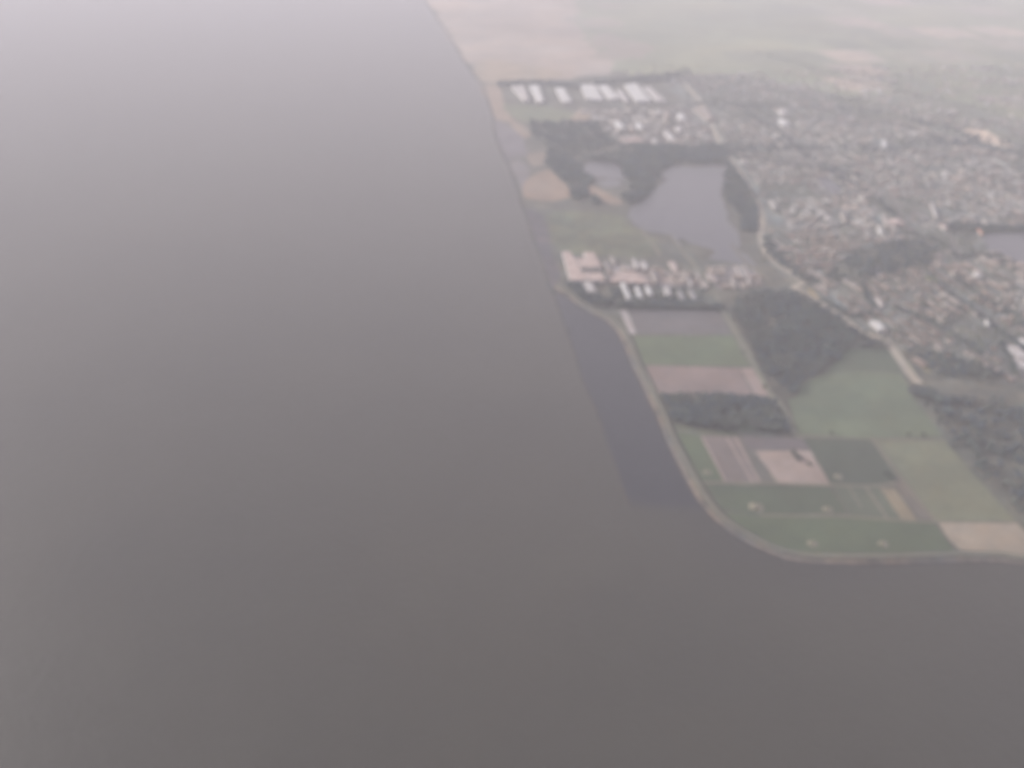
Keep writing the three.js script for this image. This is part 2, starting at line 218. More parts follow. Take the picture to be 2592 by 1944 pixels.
  paleRow: [[764.5,-2859.1],[870.8,-2783.1],[964.8,-2710.4],[1101.7,-2669.5],[1237.4,-2635.3]],
  rows: [[[728.4,-2134.8],[751.2,-2065.2],[778.1,-2035.5],[812.1,-2057.7]],[[1026.2,-2268.5],[1038.2,-2134.8],[1052.3,-2042.9],[1062.3,-1936.6],[1069.6,-1857.9]],[[876.5,-2088.0],[906.6,-2028.2],[940.3,-1992.1],[966.1,-1883.6],[986.3,-1832.8]],[[855.2,-2242.4],[837.7,-2167.0],[823.5,-2065.2]],[[957.6,-2006.4],[1010.4,-2065.2],[1053.3,-2111.2]],[[1095.1,-2286.2],[1100.1,-2134.8],[1127.7,-2057.7],[1129.4,-1964.1]],[[1039.0,-1896.6],[1019.2,-1808.2],[998.0,-1749.0]],[[958.1,-4104.4],[1016.2,-3742.7],[1028.5,-3386.8],[1061.5,-3086.3]],[[743.2,-3433.9],[944.4,-3295.9],[1143.4,-3167.3]],[[737.2,-4274.2],[1031.2,-4239.2],[1311.2,-4170.8]],[[1063.3,-3333.4],[1086.1,-3110.3],[1106.3,-2911.8],[1105.4,-2734.3]],[[1147.8,-2410.1],[1224.5,-2429.7],[1292.6,-2343.7]],[[1098.2,-2607.3],[1146.6,-2542.2],[1147.8,-2410.1]],[[1458.4,-3946.4],[1604.3,-3687.9],[1746.8,-3634.5]],[[1472.5,-5052.8],[1731.9,-4534.1],[2019.4,-4104.4]],[[1323.5,-5575.0],[1560.3,-5052.8],[1847.5,-4868.4]]],
  sandEdge: [[427.2,-6933.9],[438.6,-5894.0],[500.0,-5361.5],[434.2,-7521.5],[413.3,-5076.0],[539.7,-9423.1]],
  lawn: [[1019.8,-2286.2],[1046.0,-2286.2],[1035.8,-2242.4],[1011.6,-2238.1]],
  streetAngle: [1.322,1.336,1.413],
};

// ---------------------------------------------------------------- helpers
let seed = 20251;
const rnd = () => { seed = (seed * 1664525 + 1013904223) >>> 0; return seed / 4294967296; };
const ra = (a, b) => a + (b - a) * rnd();
const pick = (a) => a[Math.floor(rnd() * a.length)];
const hash = (x, y) => { let n = Math.imul(x | 0, 374761393) + Math.imul(y | 0, 668265263); n = Math.imul(n ^ (n >>> 13), 1274126177); return ((n ^ (n >>> 16)) >>> 0) / 4294967296; };
const sm = (t) => t * t * (3 - 2 * t);
function tileNoise(x, y, per, salt) {
  const ix = Math.floor(x), iy = Math.floor(y), fx = sm(x - ix), fy = sm(y - iy), m = (v) => ((v % per) + per) % per;
  const h = (a, b) => hash(m(a) + salt * 131, m(b) + salt * 977);
  return (h(ix, iy) * (1 - fx) + h(ix + 1, iy) * fx) * (1 - fy) + (h(ix, iy + 1) * (1 - fx) + h(ix + 1, iy + 1) * fx) * fy;
}
const taken = {};
function numbered(n) { const k = taken[n] = (taken[n] ?? -1) + 1; return k ? n + '_' + String(k).padStart(3, '0') : n; }
function tag(o, label, category, group, kind) {
  o.userData.label = label; if (category) o.userData.category = category; if (group) o.userData.group = group; if (kind) o.userData.kind = kind;
  o.traverse((m) => { if (m.isMesh) { m.castShadow = true; m.receiveShadow = true; } });
  return o;
}
function inside(p, poly) {
  let r = false;
  for (let i = 0, j = poly.length - 1; i < poly.length; j = i++) {
    const a = poly[i], b = poly[j];
    if ((a[1] > p[1]) !== (b[1] > p[1]) && p[0] < (b[0] - a[0]) * (p[1] - a[1]) / (b[1] - a[1]) + a[0]) r = !r;
  }
  return r;
}
function segDist(p, pts) {
  let best = 1e9;
  for (let i = 0; i + 1 < pts.length; i++) {
    const [ax, az] = pts[i], [bx, bz] = pts[i + 1], dx = bx - ax, dz = bz - az;
    const t = Math.min(1, Math.max(0, ((p[0] - ax) * dx + (p[1] - az) * dz) / (dx * dx + dz * dz || 1)));
    best = Math.min(best, Math.hypot(p[0] - ax - dx * t, p[1] - az - dz * t));
  }
  return best;
}
const bounds = (poly) => [Math.min(...poly.map((p) => p[0])), Math.max(...poly.map((p) => p[0])), Math.min(...poly.map((p) => p[1])), Math.max(...poly.map((p) => p[1]))];
const centre = (poly) => [poly.reduce((s, p) => s + p[0], 0) / poly.length, poly.reduce((s, p) => s + p[1], 0) / poly.length];
function smooth(pts, n, closed = true) {
  const c = new THREE.CatmullRomCurve3(pts.map(([x, z]) => new THREE.Vector3(x, 0, z)), closed, 'centripetal');
  return c.getPoints(n).slice(0, closed ? -1 : undefined).map((v) => [v.x, v.z]);
}
function ragged(poly, step, amp) {            // edges of fields and woods are never ruled lines
  const out = [];
  poly.forEach((a, i) => {
    const b = poly[(i + 1) % poly.length], L = Math.hypot(b[0] - a[0], b[1] - a[1]), n = Math.max(1, Math.min(60, Math.round(L / step)));
    for (let k = 0; k < n; k++) { const t = k / n; out.push([a[0] + (b[0] - a[0]) * t + ra(-amp, amp), a[1] + (b[1] - a[1]) * t + ra(-amp, amp)]); }
  });
  return out;
}

// ---------------------------------------------------------------- textures and materials
function noiseMap(size, tile, octaves, { lo = 0.75, tint = 0.06, salt = 1, lines = 0, lineCount = 60 } = {}) {
  const d = new Uint8Array(size * size * 4);
  for (let y = 0; y < size; y++) for (let x = 0; x < size; x++) {
    let v = 0, w = 0, c = 0;
    for (const [per, amp] of octaves) { v += amp * tileNoise(x / size * per, y / size * per, per, salt + per); w += amp; c += amp * tileNoise(x / size * per, y / size * per, per, salt + 57 + per); }
    v /= w; c = c / w - 0.5;
    v = Math.min(1, Math.max(0, (v - 0.5) * 1.7 + 0.5));
    if (lines) v = v * (1 - lines) + lines * (0.5 + 0.5 * Math.sin((x / size * lineCount + 0.3 * tileNoise(x / size * 6, y / size * 6, 6, salt + 9)) * 2 * Math.PI));
    const g = lo + (1 - lo) * v;
    d.set([255 * Math.min(1, g * (1 + tint * c * 2)), 255 * Math.min(1, g), 255 * Math.min(1, g * (1 - tint * c * 2)), 255], (y * size + x) * 4);
  }
  const t = new THREE.DataTexture(d, size, size); t.colorSpace = THREE.SRGBColorSpace; t.wrapS = t.wrapT = THREE.RepeatWrapping;
  t.magFilter = THREE.LinearFilter; t.minFilter = THREE.LinearMipmapLinearFilter; t.generateMipmaps = true; t.repeat.set(1 / tile, 1 / tile); t.needsUpdate = true;
  return t;
}
const TEX = {
  soil: noiseMap(512, 260, [[3, 1], [7, 0.8], [19, 0.5], [60, 0.5], [170, 0.4]], { lo: 0.74, tint: 0.07, salt: 3 }),
  crop: noiseMap(512, 230, [[3, 0.9], [8, 0.7], [24, 0.5], [90, 0.5]], { lo: 0.78, tint: 0.06, salt: 5, lines: 0.16, lineCount: 46 }),
  rough: noiseMap(512, 300, [[4, 0.8], [11, 1], [29, 0.9], [80, 0.8], [200, 0.5]], { lo: 0.5, tint: 0.16, salt: 8 }),
  lake: noiseMap(1024, 2600, [[2, 0.6], [5, 0.8], [13, 0.7], [41, 0.5], [130, 0.35], [400, 0.3]], { lo: 0.86, tint: 0.03, salt: 11 }),
  broad: noiseMap(512, 1900, [[3, 1], [8, 0.8], [21, 0.6], [60, 0.5], [160, 0.4]], { lo: 0.7, tint: 0.08, salt: 23 }),
  roof: noiseMap(256, 60, [[5, 1], [13, 0.7], [50, 0.6]], { lo: 0.72, tint: 0.05, salt: 14 }),
};
function rippleMap() {
  const n = 512, d = new Uint8Array(n * n * 4);
  for (let y = 0; y < n; y++) for (let x = 0; x < n; x++) {
    const u = x / n, v = y / n;
    const h = 0.5 * tileNoise(u * 48, v * 48, 48, 31) + 0.3 * tileNoise(u * 110, v * 110, 110, 33) + 0.2 * tileNoise(u * 240, v * 240, 240, 35);
    d.set([255 * h, 255 * h, 255 * h, 255], (y * n + x) * 4);
  }
  const t = new THREE.DataTexture(d, n, n); t.wrapS = t.wrapT = THREE.RepeatWrapping; t.magFilter = THREE.LinearFilter; t.repeat.set(1 / 420, 1 / 420); t.needsUpdate = true;
  return t;
}
const RIPPLE = rippleMap();
const lin = (r, g, b) => new THREE.Color().setRGB(r, g, b);
const mat = (c, map, roughness = 0.95) => new THREE.MeshStandardMaterial({ color: lin(...c), map: map ?? null, roughness, metalness: 0 });
const water = (c, rough = 0.34) => new THREE.MeshPhysicalMaterial({ ior: 1.33, color: lin(...c), map: TEX.lake, roughness: rough, metalness: 0, bumpMap: RIPPLE, bumpScale: 0.45 });
const C = {
  lake: [0.0220, 0.0200, 0.0125], channel: [0.005, 0.006, 0.011], pond: [0.042, 0.042, 0.050],
  land: [0.090, 0.090, 0.068], town: [0.150, 0.158, 0.138],
};
const M = {
  lake: Object.assign(water([1, 1, 1], 0.34), { vertexColors: true }),
  channel: Object.assign(water([1, 1, 1], 0.34), { vertexColors: true }),
  pond: water(C.pond, 0.3),
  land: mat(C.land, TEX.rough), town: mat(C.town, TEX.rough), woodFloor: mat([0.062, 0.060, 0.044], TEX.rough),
  road: mat([0.27, 0.245, 0.195], TEX.soil), track: mat([0.13, 0.12, 0.085], TEX.soil), street: mat([0.12, 0.11, 0.10], TEX.soil),
  dykeGrass: mat([0.065, 0.070, 0.040], TEX.rough), dykeRoad: mat([0.16, 0.15, 0.12], TEX.soil), stone: mat([0.175, 0.145, 0.12], TEX.rough), mole: mat([0.050, 0.042, 0.036], TEX.rough),
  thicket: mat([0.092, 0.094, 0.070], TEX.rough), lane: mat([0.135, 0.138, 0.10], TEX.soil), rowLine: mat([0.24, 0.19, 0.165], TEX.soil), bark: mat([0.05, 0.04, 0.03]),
};

// ---------------------------------------------------------------- flat ground pieces
function sheetGeometry(poly, y) {
  const s = new THREE.Shape(poly.map(([x, z]) => new THREE.Vector2(x, -z)));
  const g = new THREE.ShapeGeometry(s); g.rotateX(-Math.PI / 2); g.translate(0, y, 0);
  const p = g.attributes.position, uv = g.attributes.uv;
  for (let i = 0; i < p.count; i++) uv.setXY(i, p.getX(i), -p.getZ(i));
  return g;
}
function sheet(name, poly, y, m, label, category, group, kind = 'structure') {
  const o = new THREE.Mesh(sheetGeometry(poly, y), m); o.name = numbered(name); scene.add(o);
  return tag(o, label, category, group, kind);
}
function ribbonGeometry(pts, profile, wob = 0) {   // profile: [offset to the land side, height] pairs swept along pts
  const pos = [], uv = [], idx = [], n = profile.length;
  let run = 0;
  pts.forEach((p, i) => {
    const a = pts[Math.max(0, i - 1)], b = pts[Math.min(pts.length - 1, i + 1)], L = Math.hypot(b[0] - a[0], b[1] - a[1]) || 1;
    const nx = -(b[1] - a[1]) / L, nz = (b[0] - a[0]) / L;
    if (i) run += Math.hypot(p[0] - pts[i - 1][0], p[1] - pts[i - 1][1]);
    profile.forEach(([o, h], k) => { const q = o + (k === 0 || k === n - 1 ? wob * (tileNoise(run / 14, k, 1e5, 41) + tileNoise(run / 45, k, 1e5, 42) - 1) : 0); pos.push(p[0] + nx * q, h, p[1] + nz * q); uv.push(run, o); });
    if (i) for (let k = 0; k + 1 < n; k++) { const q = (i - 1) * n + k; idx.push(q, q + 1, q + n, q + 1, q + n + 1, q + n); }
  });
  const g = new THREE.BufferGeometry();
  g.setAttribute('position', new THREE.Float32BufferAttribute(pos, 3)); g.setAttribute('uv', new THREE.Float32BufferAttribute(uv, 2)); g.setIndex(idx); g.computeVertexNormals();
  return g;
}
function child(parent, name, g, m) { const o = new THREE.Mesh(g, m); o.name = name; parent.add(o); return o; }

// water: one sheet far past everything in sight
const fbm = (x, z) => 0.5 * tileNoise(x / 330 + 50, z / 330 + 90, 1e5, 61) + 0.28 * tileNoise(x / 120 + 50, z / 120 + 90, 1e5, 62) + 0.14 * tileNoise(x / 48 + 80, z / 48 + 90, 1e5, 63) + 0.08 * tileNoise(x / 22 + 80, z / 22 + 190, 1e5, 64) - 0.5;
function lakeColour(x, z) { const v = 1 + 0.3 * fbm(x * 1.7 + 900, z * 1.7); return C.lake.map((c) => c * v); }
{ // silty lake water
  const line = (lo, a, b, hi, step) => { const v = [lo, lo * 0.4 + a * 0.6]; for (let x = a; x <= b; x += step) v.push(x); v.push(hi * 0.4 + b * 0.6, hi); return v; };
  const xs = line(-22000, -1500, 1500, 22000, 20), zs = line(-34000, -3600, -300, 10000, 20), pos = [], uv = [], col = [], idx = [];
  for (const z of zs) for (const x of xs) {
    pos.push(x, 0, z); uv.push(x, -z); col.push(...lakeColour(x, z));
  }
  for (let j = 0; j + 1 < zs.length; j++) for (let i = 0; i + 1 < xs.length; i++) { const o = j * xs.length + i; idx.push(o, o + xs.length, o + 1, o + 1, o + xs.length, o + xs.length + 1); }
  const g = new THREE.BufferGeometry(); g.setAttribute('position', new THREE.Float32BufferAttribute(pos, 3)); g.setAttribute('uv', new THREE.Float32BufferAttribute(uv, 2)); g.setAttribute('color', new THREE.Float32BufferAttribute(col, 3)); g.setIndex(idx); g.computeVertexNormals();
  const o = new THREE.Mesh(g, M.lake); o.name = 'lake'; scene.add(o); tag(o, 'wide grey lake filling the whole lower and outer side of the view', 'lake', null, 'structure');
}
const shore = smooth(S.shore, 160, false), mole = smooth(S.mole, 60, false), dyke = smooth(S.dyke, 220, false);
{ // land: a low plate, its edge the shore, the dyke and the far distance
  const poly = [...shore, ...dyke.slice(1), [4000, -900], [14000, -6000], [14000, -26000], [-9000, -26000]];
  const s = new THREE.Shape(poly.map(([x, z]) => new THREE.Vector2(x, -z)));
  const g = new THREE.ExtrudeGeometry(s, { depth: 1.4, bevelEnabled: false }); g.rotateX(-Math.PI / 2); g.translate(0, -0.4, 0);
  const p = g.attributes.position, uv = g.attributes.uv; for (let i = 0; i < p.count; i++) uv.setXY(i, p.getX(i), -p.getZ(i));
  const o = new THREE.Mesh(g, M.land); o.name = 'ground'; scene.add(o); tag(o, 'flat green grey land stretching away behind the shore', 'land', null, 'structure');
}
{ // channel between mole and dyke: bluer, clearer water that mixes into the lake at its mouth
  const cols = 22, pos = [], col = [], uv = [], idx = [], a = smooth([...S.mole, ...S.mouth], 120, false);
  const b = smooth(S.dyke, 400, false), rows = a.length;
  const cut = b.map((p, i) => [p, i]).filter(([p]) => p[1] > S.mole[0][1] - 6);
  a.forEach((p, i) => {
    const q = cut[Math.min(cut.length - 1, Math.floor(Math.pow(i / (rows - 1), 1.12) * (cut.length - 1)))][0];
    for (let k = 0; k <= cols; k++) {
      const t = k / cols, x = p[0] + (q[0] - p[0]) * t * 1.0, z = p[1] + (q[1] - p[1]) * t;
      const mouth = Math.min(1, Math.max(0, (z - S.mouthZ + 22 * (tileNoise(x / 60, z / 60, 1e5, 2) - 0.5)) / 42)), f = i > 58 && k === 0 ? 1 : Math.max(sm(mouth) * (1 - 0.3 * t), sm(Math.min(1, Math.max(0, (i / rows - 0.6) / 0.3)))), L = lakeColour(x, z);
      pos.push(x, 0.06, z); uv.push(x, -z);
      for (let c = 0; c < 3; c++) col.push(C.channel[c] + (L[c] - C.channel[c]) * f);
    }
    if (i) for (let k = 0; k < cols; k++) { const o = (i - 1) * (cols + 1) + k; idx.push(o, o + cols + 1, o + 1, o + 1, o + cols + 1, o + cols + 2); }
  });
  const g = new THREE.BufferGeometry(); g.setAttribute('position', new THREE.Float32BufferAttribute(pos, 3)); g.setAttribute('uv', new THREE.Float32BufferAttribute(uv, 2)); g.setAttribute('color', new THREE.Float32BufferAttribute(col, 3)); g.setIndex(idx); g.computeVertexNormals();
  const o = new THREE.Mesh(g, M.channel); o.name = 'channel_water'; scene.add(o); tag(o, 'dark bluish water in the channel between the thin mole and the dyke', 'water', null, 'structure');
}
{ // thin stone mole and the stone edge of the upper shore
  const o = new THREE.Group(); o.name = 'mole'; scene.add(o);
  child(o, 'stone_slope', ribbonGeometry(mole, [[-3, -0.4], [-0.8, 0.7], [0.8, 0.71], [3, -0.4]]), M.mole);
  child(o, 'crest', ribbonGeometry(mole, [[-0.75, 0.76], [0.75, 0.77]]), M.mole);
  tag(o, 'long thin stone mole between the open lake and the dark channel', 'mole');
  const e = new THREE.Mesh(ribbonGeometry(shore.slice(8), [[7, -0.4], [3, 1.5], [-3, 1.6], [-8, 1.05]]), mat([0.055, 0.052, 0.047], TEX.rough)); e.name = 'stone_bank'; scene.add(e);
  tag(e, 'dark stone bank along the straight upper shore', 'bank', null, 'structure');
}
{ // dyke: stone foot, grass, road on the crest, grass inside
  const o = new THREE.Group(); o.name = 'dyke'; scene.add(o);
  child(o, 'stone_revetment', ribbonGeometry(dyke, [[3, -0.4], [-1, 1.2], [-5.5, 2.6]]), M.stone);
  child(o, 'loose_stone_apron', ribbonGeometry(dyke, [[6.5, -0.5], [4.5, 0.35], [1.2, 0.5], [-0.2, 0.9]], 5), M.mole);
  child(o, 'grass_slope', ribbonGeometry(dyke, [[-5.5, 2.6], [-9, 4.2], [-10, 4.4]]), M.dykeGrass);
  child(o, 'crest_road', ribbonGeometry(dyke, [[-10, 4.4], [-14, 4.45]]), M.dykeRoad);
  child(o, 'inner_slope', ribbonGeometry(dyke, [[-14, 4.45], [-16, 4.3], [-24, 1.02]]), M.dykeGrass);
  tag(o, 'long curved grass dyke with stone foot and pale crest road', 'dyke');
}

// ---------------------------------------------------------------- fields and other ground
const FIELDS = [ // id, height, colour, texture, label
  ['outerGreen', 1.06, [0.164, 0.177, 0.108], 'broad', 'far flat green country fading into haze'],
  ['greenFar', 1.07, [0.149, 0.164, 0.102], 'broad', 'large pale green plain beyond the white halls'],
  ['sandFar', 1.08, [0.264, 0.215, 0.175], 'broad', 'wide pale sandy plain along the upper shore'],
  ['sandSpot', 1.12, [0.219, 0.176, 0.124], 'soil', 'yellowish corner of the sandy plain by the tree row'],
  ['townGround', 1.10, C.town, 'rough', 'grey green ground of the town'],
  ['westTown', 1.09, [0.122, 0.109, 0.099], 'rough', 'paved grey ground of the works area below the white halls'],
  ['farGreen', 1.13, [0.115, 0.122, 0.092], 'soil', 'hazy green meadow behind the town'],
  ['heath', 1.09, [0.067, 0.075, 0.052], 'rough', 'dark olive scrubland at the outer edge of the green fields'],
  ['paleStrip', 1.30, [0.263, 0.242, 0.236], 'crop', 'narrow pale strip of field beside the dyke bend'],
  ['greyField', 1.22, [0.080, 0.074, 0.076], 'crop', 'grey field next to the narrow pale strip'],
  ['greenBand', 1.20, [0.068, 0.092, 0.044], 'crop', 'green field between the grey field and the pink bare field'],
  ['pinkField', 1.22, [0.147, 0.110, 0.099], 'crop', 'pinkish bare field above the dark wood block'],
  ['pinkField2', 1.26, [0.202, 0.156, 0.138], 'crop', 'paler end strip of the pinkish bare field'],
  ['clearing', 1.26, [0.077, 0.097, 0.050], 'rough', 'small grassy clearing in the dark wood block'],
  ['verge', 1.18, [0.077, 0.093, 0.044], 'rough', 'grass verge below the dark wood block'],
  ['greenStrip', 1.22, [0.050, 0.073, 0.032], 'crop', 'green strip field between dyke and brown strips'],
  ['brownField', 1.20, [0.117, 0.094, 0.085], 'crop', 'brown field ruled with pale lines'],
  ['brownField2', 1.20, [0.077, 0.073, 0.059], 'crop', 'olive brown wedge between ruled field and pale field'],
  ['purpleField', 1.22, [0.077, 0.065, 0.067], 'crop', 'dull purple field under the dark wood block'],
  ['palePink', 1.25, [0.205, 0.168, 0.150], 'soil', 'pale bare field with two dark bushes'],
  ['darkGreen', 1.20, [0.034, 0.046, 0.027], 'crop', 'dark green field beside the pale bare field'],
  ['olive', 1.20, [0.100, 0.108, 0.062], 'crop', 'long olive green field reaching down to the stubble field'],
  ['meadow', 1.20, [0.074, 0.097, 0.055], 'crop', 'broad light green meadow in front of the big wood'],
  ['meadow2', 1.18, [0.045, 0.063, 0.036], 'crop', 'darker green meadow tucked between big wood and road'],
  ['lowerGreen', 1.20, [0.036, 0.052, 0.026], 'crop', 'dark green field inside the dyke bend with a round mound'],
  ['strips1', 1.20, [0.050, 0.063, 0.038], 'crop', 'green field with narrow pale strips beside the straw field'],
  ['straw', 1.24, [0.139, 0.117, 0.073], 'crop', 'small straw yellow field between the striped field and brown strip'],
  ['brownBit', 1.22, [0.096, 0.084, 0.066], 'soil', 'narrow brown strip beside the straw yellow field'],
  ['lowest', 1.20, [0.045, 0.064, 0.028], 'crop', 'green field along the curved foot of the dyke'],
  ['stubble', 1.22, [0.206, 0.170, 0.124], 'crop', 'pale tan stubble field at the end of the dyke'],
  ['northGreen', 1.16, [0.091, 0.101, 0.054], 'rough', 'olive meadow behind the notched pink building'],
  ['lawnFar', 1.16, [0.096, 0.110, 0.063], 'soil', 'light green lawn in front of the white halls'],
  ['tanFar', 1.18, [0.190, 0.146, 0.103], 'soil', 'small tan yard at the end of the far lawn'],
  ['sandDune', 1.20, [0.197, 0.143, 0.103], 'soil', 'orange sand flat beside the upper shore'],
  ['sandDune2', 1.20, [0.190, 0.139, 0.099], 'soil', 'curved orange sand bank below the small ponds'],
  ['sandShore', 1.14, [0.190, 0.146, 0.110], 'soil', 'sandy shore strip curving past the far lawn'],
  ['sandNorth', 1.18, [0.160, 0.124, 0.091], 'soil', 'small sand patch above the orange sand flat'],
  ['ochre1', 1.30, [0.197, 0.146, 0.084], 'soil', 'ochre yard on the wood side of the town road'],
  ['ochre2', 1.30, [0.197, 0.160, 0.091], 'soil', 'yellowish yard on the town side of the road'],
  ['ochre3', 1.30, [0.153, 0.146, 0.073], 'soil', 'yellow green plot at the end of the town road'],
  ['ochre4', 1.30, [0.153, 0.139, 0.066], 'soil', 'yellow plot between trees past the road end'],
  ['paleBeach', 1.30, [0.425, 0.352, 0.277], 'soil', 'bright long bare field far behind the town'],
  ['whiteStrip', 1.30, [0.379, 0.379, 0.337], 'soil', 'thin bright strip of ground behind the town'],
  ['yards', 1.14, [0.200, 0.172, 0.165], 'rough', 'pinkish paved yards between the notched building and field road'],
  ['yards2', 1.14, [0.165, 0.148, 0.146], 'rough', 'pinkish grey yards round the slim roofs by the inland lake'],
  ['mud', 1.15, [0.072, 0.062, 0.074], 'rough', 'purplish mud strip between the stone bank and the olive meadow'],
  ['lagoon', 1.16, [0.10, 0.092, 0.105], 'soil', 'pale purplish mud flat just inside the upper shore'],
  ['lagoon2', 1.17, [0.11, 0.10, 0.105], 'soil', 'small mud flat beside the orange sand'],
  ['marsh', 1.36, [0.075, 0.075, 0.055], 'rough', 'olive marsh patch in the lower inland lake'],
];
for (const [id, y, c, tx, label] of FIELDS) {
  const big = ['outerGreen', 'greenFar', 'sandFar', 'townGround'].includes(id), soft = /sand|clearing|northGreen|lawnFar|heath|verge|mud|lagoon|marsh|islet/.test(id);
  sheet(/sand|Beach|Spot/.test(id) ? 'sand_flat' : /town|west|ochre|tan|yards/i.test(id) ? 'open_ground' : /mud|lagoon/.test(id) ? 'mud_flat' : 'field', id === 'townGround' ? ragged(S.fields[id], 60, 26) : id === 'sandFar' || id === 'greenFar' ? ragged(S.fields[id], 70, 45) : big ? S.fields[id] : ragged(soft ? smooth(S.fields[id], 50) : S.fields[id], 9, soft ? 2.2 : 0.9), y, mat(c, TEX[tx]), label, /sand|Beach|Spot/.test(id) ? 'sand' : 'field');
}
sheet('lawn', ragged(S.lawn, 8, 1.5), 1.34, mat([0.22, 0.24, 0.075], TEX.soil), 'small bright yellow green lawn among the town houses', 'lawn');
for (const [id, label] of Object.entries({ bigLake: 'large grey inland lake beside the olive meadow', pondWest: 'oval pond among dark trees by the sand', pondWest2: 'narrow pond just under the oval pond', townPond: 'small pond in the middle of the town', eastLake: 'pale water at the outer edge of the town', stripPond: 'narrow strip of water under the far lawn', smallPond: 'little pond among park trees in the town' }))
  sheet('pond', smooth(ragged(smooth(S.ponds[id], 40), 22, 5.5), 160), 1.32, M.pond, label, 'pond');

// patchwork of far fields in the haze
{
  const tones = [[0.125, 0.14, 0.095], [0.17, 0.175, 0.125], [0.11, 0.125, 0.085], [0.24, 0.205, 0.165], [0.29, 0.245, 0.195], [0.19, 0.18, 0.14]].map((c) => mat(c, TEX.soil));
  for (let iz = 0; iz < 20; iz++) for (let ix = 0; ix < 16; ix++) {
    const w = 200 + 14 * iz, d = 250 + 26 * iz, x = 350 + ix * w + iz * 60 + ra(-40, 40), z = -3600 - iz * 270 - iz * iz * 13 + ra(-40, 40);
    const q = [[x, z], [x + w - 22, z + ra(-20, 20)], [x + w - 60 + ra(-30, 30), z - d + 18], [x - 40, z - d + 18]];
    const c = centre(q);
    if (rnd() < 0.4 || !q.every((p) => inside(p, S.fields.outerGreen)) || Math.abs(c[0] / c[1]) > 0.6) continue;
    sheet('field', ragged(q, 30, 5), 1.14 + 0.001 * (ix + 2 * iz), pick(tones), 'one plot of the hazy patchwork of far fields', 'field', 'far fields fading into haze behind the town');
  }
  for (let k = 0; k < 16; k++) {             // sandy patches where the sand plain gives way to grass
    const [bx, bz] = S.sandEdge[k % S.sandEdge.length], r = ra(60, 170), x = bx + ra(-60, 340), z = bz + ra(-250, 250), blob = [];
    for (let i = 0; i < 9; i++) { const a = i / 9 * 6.283, R = r * ra(0.55, 1.2); blob.push([x + Math.cos(a) * R, z + Math.sin(a) * R * 1.8]); }
    if (blob.every((p) => inside(p, S.fields.greenFar) || inside(p, S.fields.sandFar))) sheet('sand_flat', smooth(blob, 40), 1.105 + 0.0013 * k, mat([0.20, 0.175, 0.135], TEX.broad), 'thin sandy patch where the sand plain gives way to grass', 'sand', 'sandy patches at the edge of the sand plain');
  }
}
// roads
const ROADS = { fieldRoad: ['road', 'lane', 'pale green edged road along the field ends past the big wood'], eastRoad: ['road', 'road', 'long pale main road curving along the edge of the town'], crossTrack: ['track', 'track', 'straight farm track across the fields behind the dyke bend'], lowTrack: ['track', 'track', 'farm track along the upper side of the lowest field'], oliveTrack: ['track', 'track', 'farm track along the long olive field'], midTrack: ['track', 'track', 'farm track under the broad meadow'],
  row1: ['track', 'rowLine', 'pale line at the dyke side of the ruled brown field'], row2: ['track', 'rowLine', 'first of the two close pale lines in the ruled brown field'], row3: ['track', 'rowLine', 'second of the two close pale lines in the ruled brown field'], row4: ['track', 'track', 'short pale line in the striped green field'], row5: ['track', 'track', 'wider pale strip in the striped green field'], row6: ['track', 'track', 'short pale track at the corner of the pale bare field'],
  street1: ['road', 'street', 'straight street through the near side of the town'], street2: ['road', 'street', 'winding street past the block of flats'], street3: ['road', 'street', 'long street through the far side of the town'], causeway: ['path', 'track', 'path along the bank between meadow and inland lake'], causeway2: ['path', 'track', 'narrow causeway into the inland lake'], marshPath: ['path', 'track', 'pale path along the lower lake bank'] };
for (const [id, [name, m, label]] of Object.entries(ROADS)) {
  const [w, pts] = S.roads[id], g = ribbonGeometry(smooth(pts, 60, false), [[w / 2, 1.44], [-w / 2, 1.45]]);
  const o = new THREE.Mesh(g, M[m]); o.name = numbered(name); scene.add(o); tag(o, label, name, null, 'structure');
}

// ---------------------------------------------------------------- trees
function lumpy(r, squash, detail, k) {
  const g = new THREE.IcosahedronGeometry(r, detail), p = g.attributes.position;
  for (let i = 0; i < p.count; i++) {
    const x = p.getX(i), y = p.getY(i), z = p.getZ(i), n = 0.78 + 0.42 * hash(Math.round(x * 37) + k * 71, Math.round(y * 53) + Math.round(z * 91) + k);
    p.setXYZ(i, x * n, y * n * squash, z * n);
  }
  g.computeVertexNormals(); return g.toNonIndexed ? (g.index ? g.toNonIndexed() : g) : g;
}
function crownGeometry(k, leaves) {       // clumps of foliage round a few limbs, 1 unit = crown radius
  const gs = [];
  for (let i = 0; i < 6; i++) {
    const a = i * 2.4 + k, r = i ? 0.5 : 0, g = lumpy(i ? 0.5 - 0.03 * i : 0.66, 0.85, 1, k * 10 + i);
    g.translate(Math.cos(a) * r, 1.0 + (i % 3) * 0.32 + (i ? 0 : 0.25), Math.sin(a) * r); gs.push(g);
  }
  for (let i = 0; i < leaves; i++) {
    const u = hash(i * 7 + k, 3) * 2 - 1, a = hash(i * 13 + k, 5) * 6.283, s = Math.sqrt(1 - u * u), R = 0.86 + 0.24 * hash(i, 9 + k), q = 0.10 + 0.08 * hash(i, 4);
    const g = new THREE.TetrahedronGeometry(q); g.rotateX(a * 3); g.rotateY(u * 5); g.translate(Math.cos(a) * s * R, 1.25 + u * R * 0.8, Math.sin(a) * s * R); gs.push(g);
  }
  return mergeGeometries(gs.map((g) => { const n = g.index ? g.toNonIndexed() : g; n.deleteAttribute('uv'); return n; }));
}
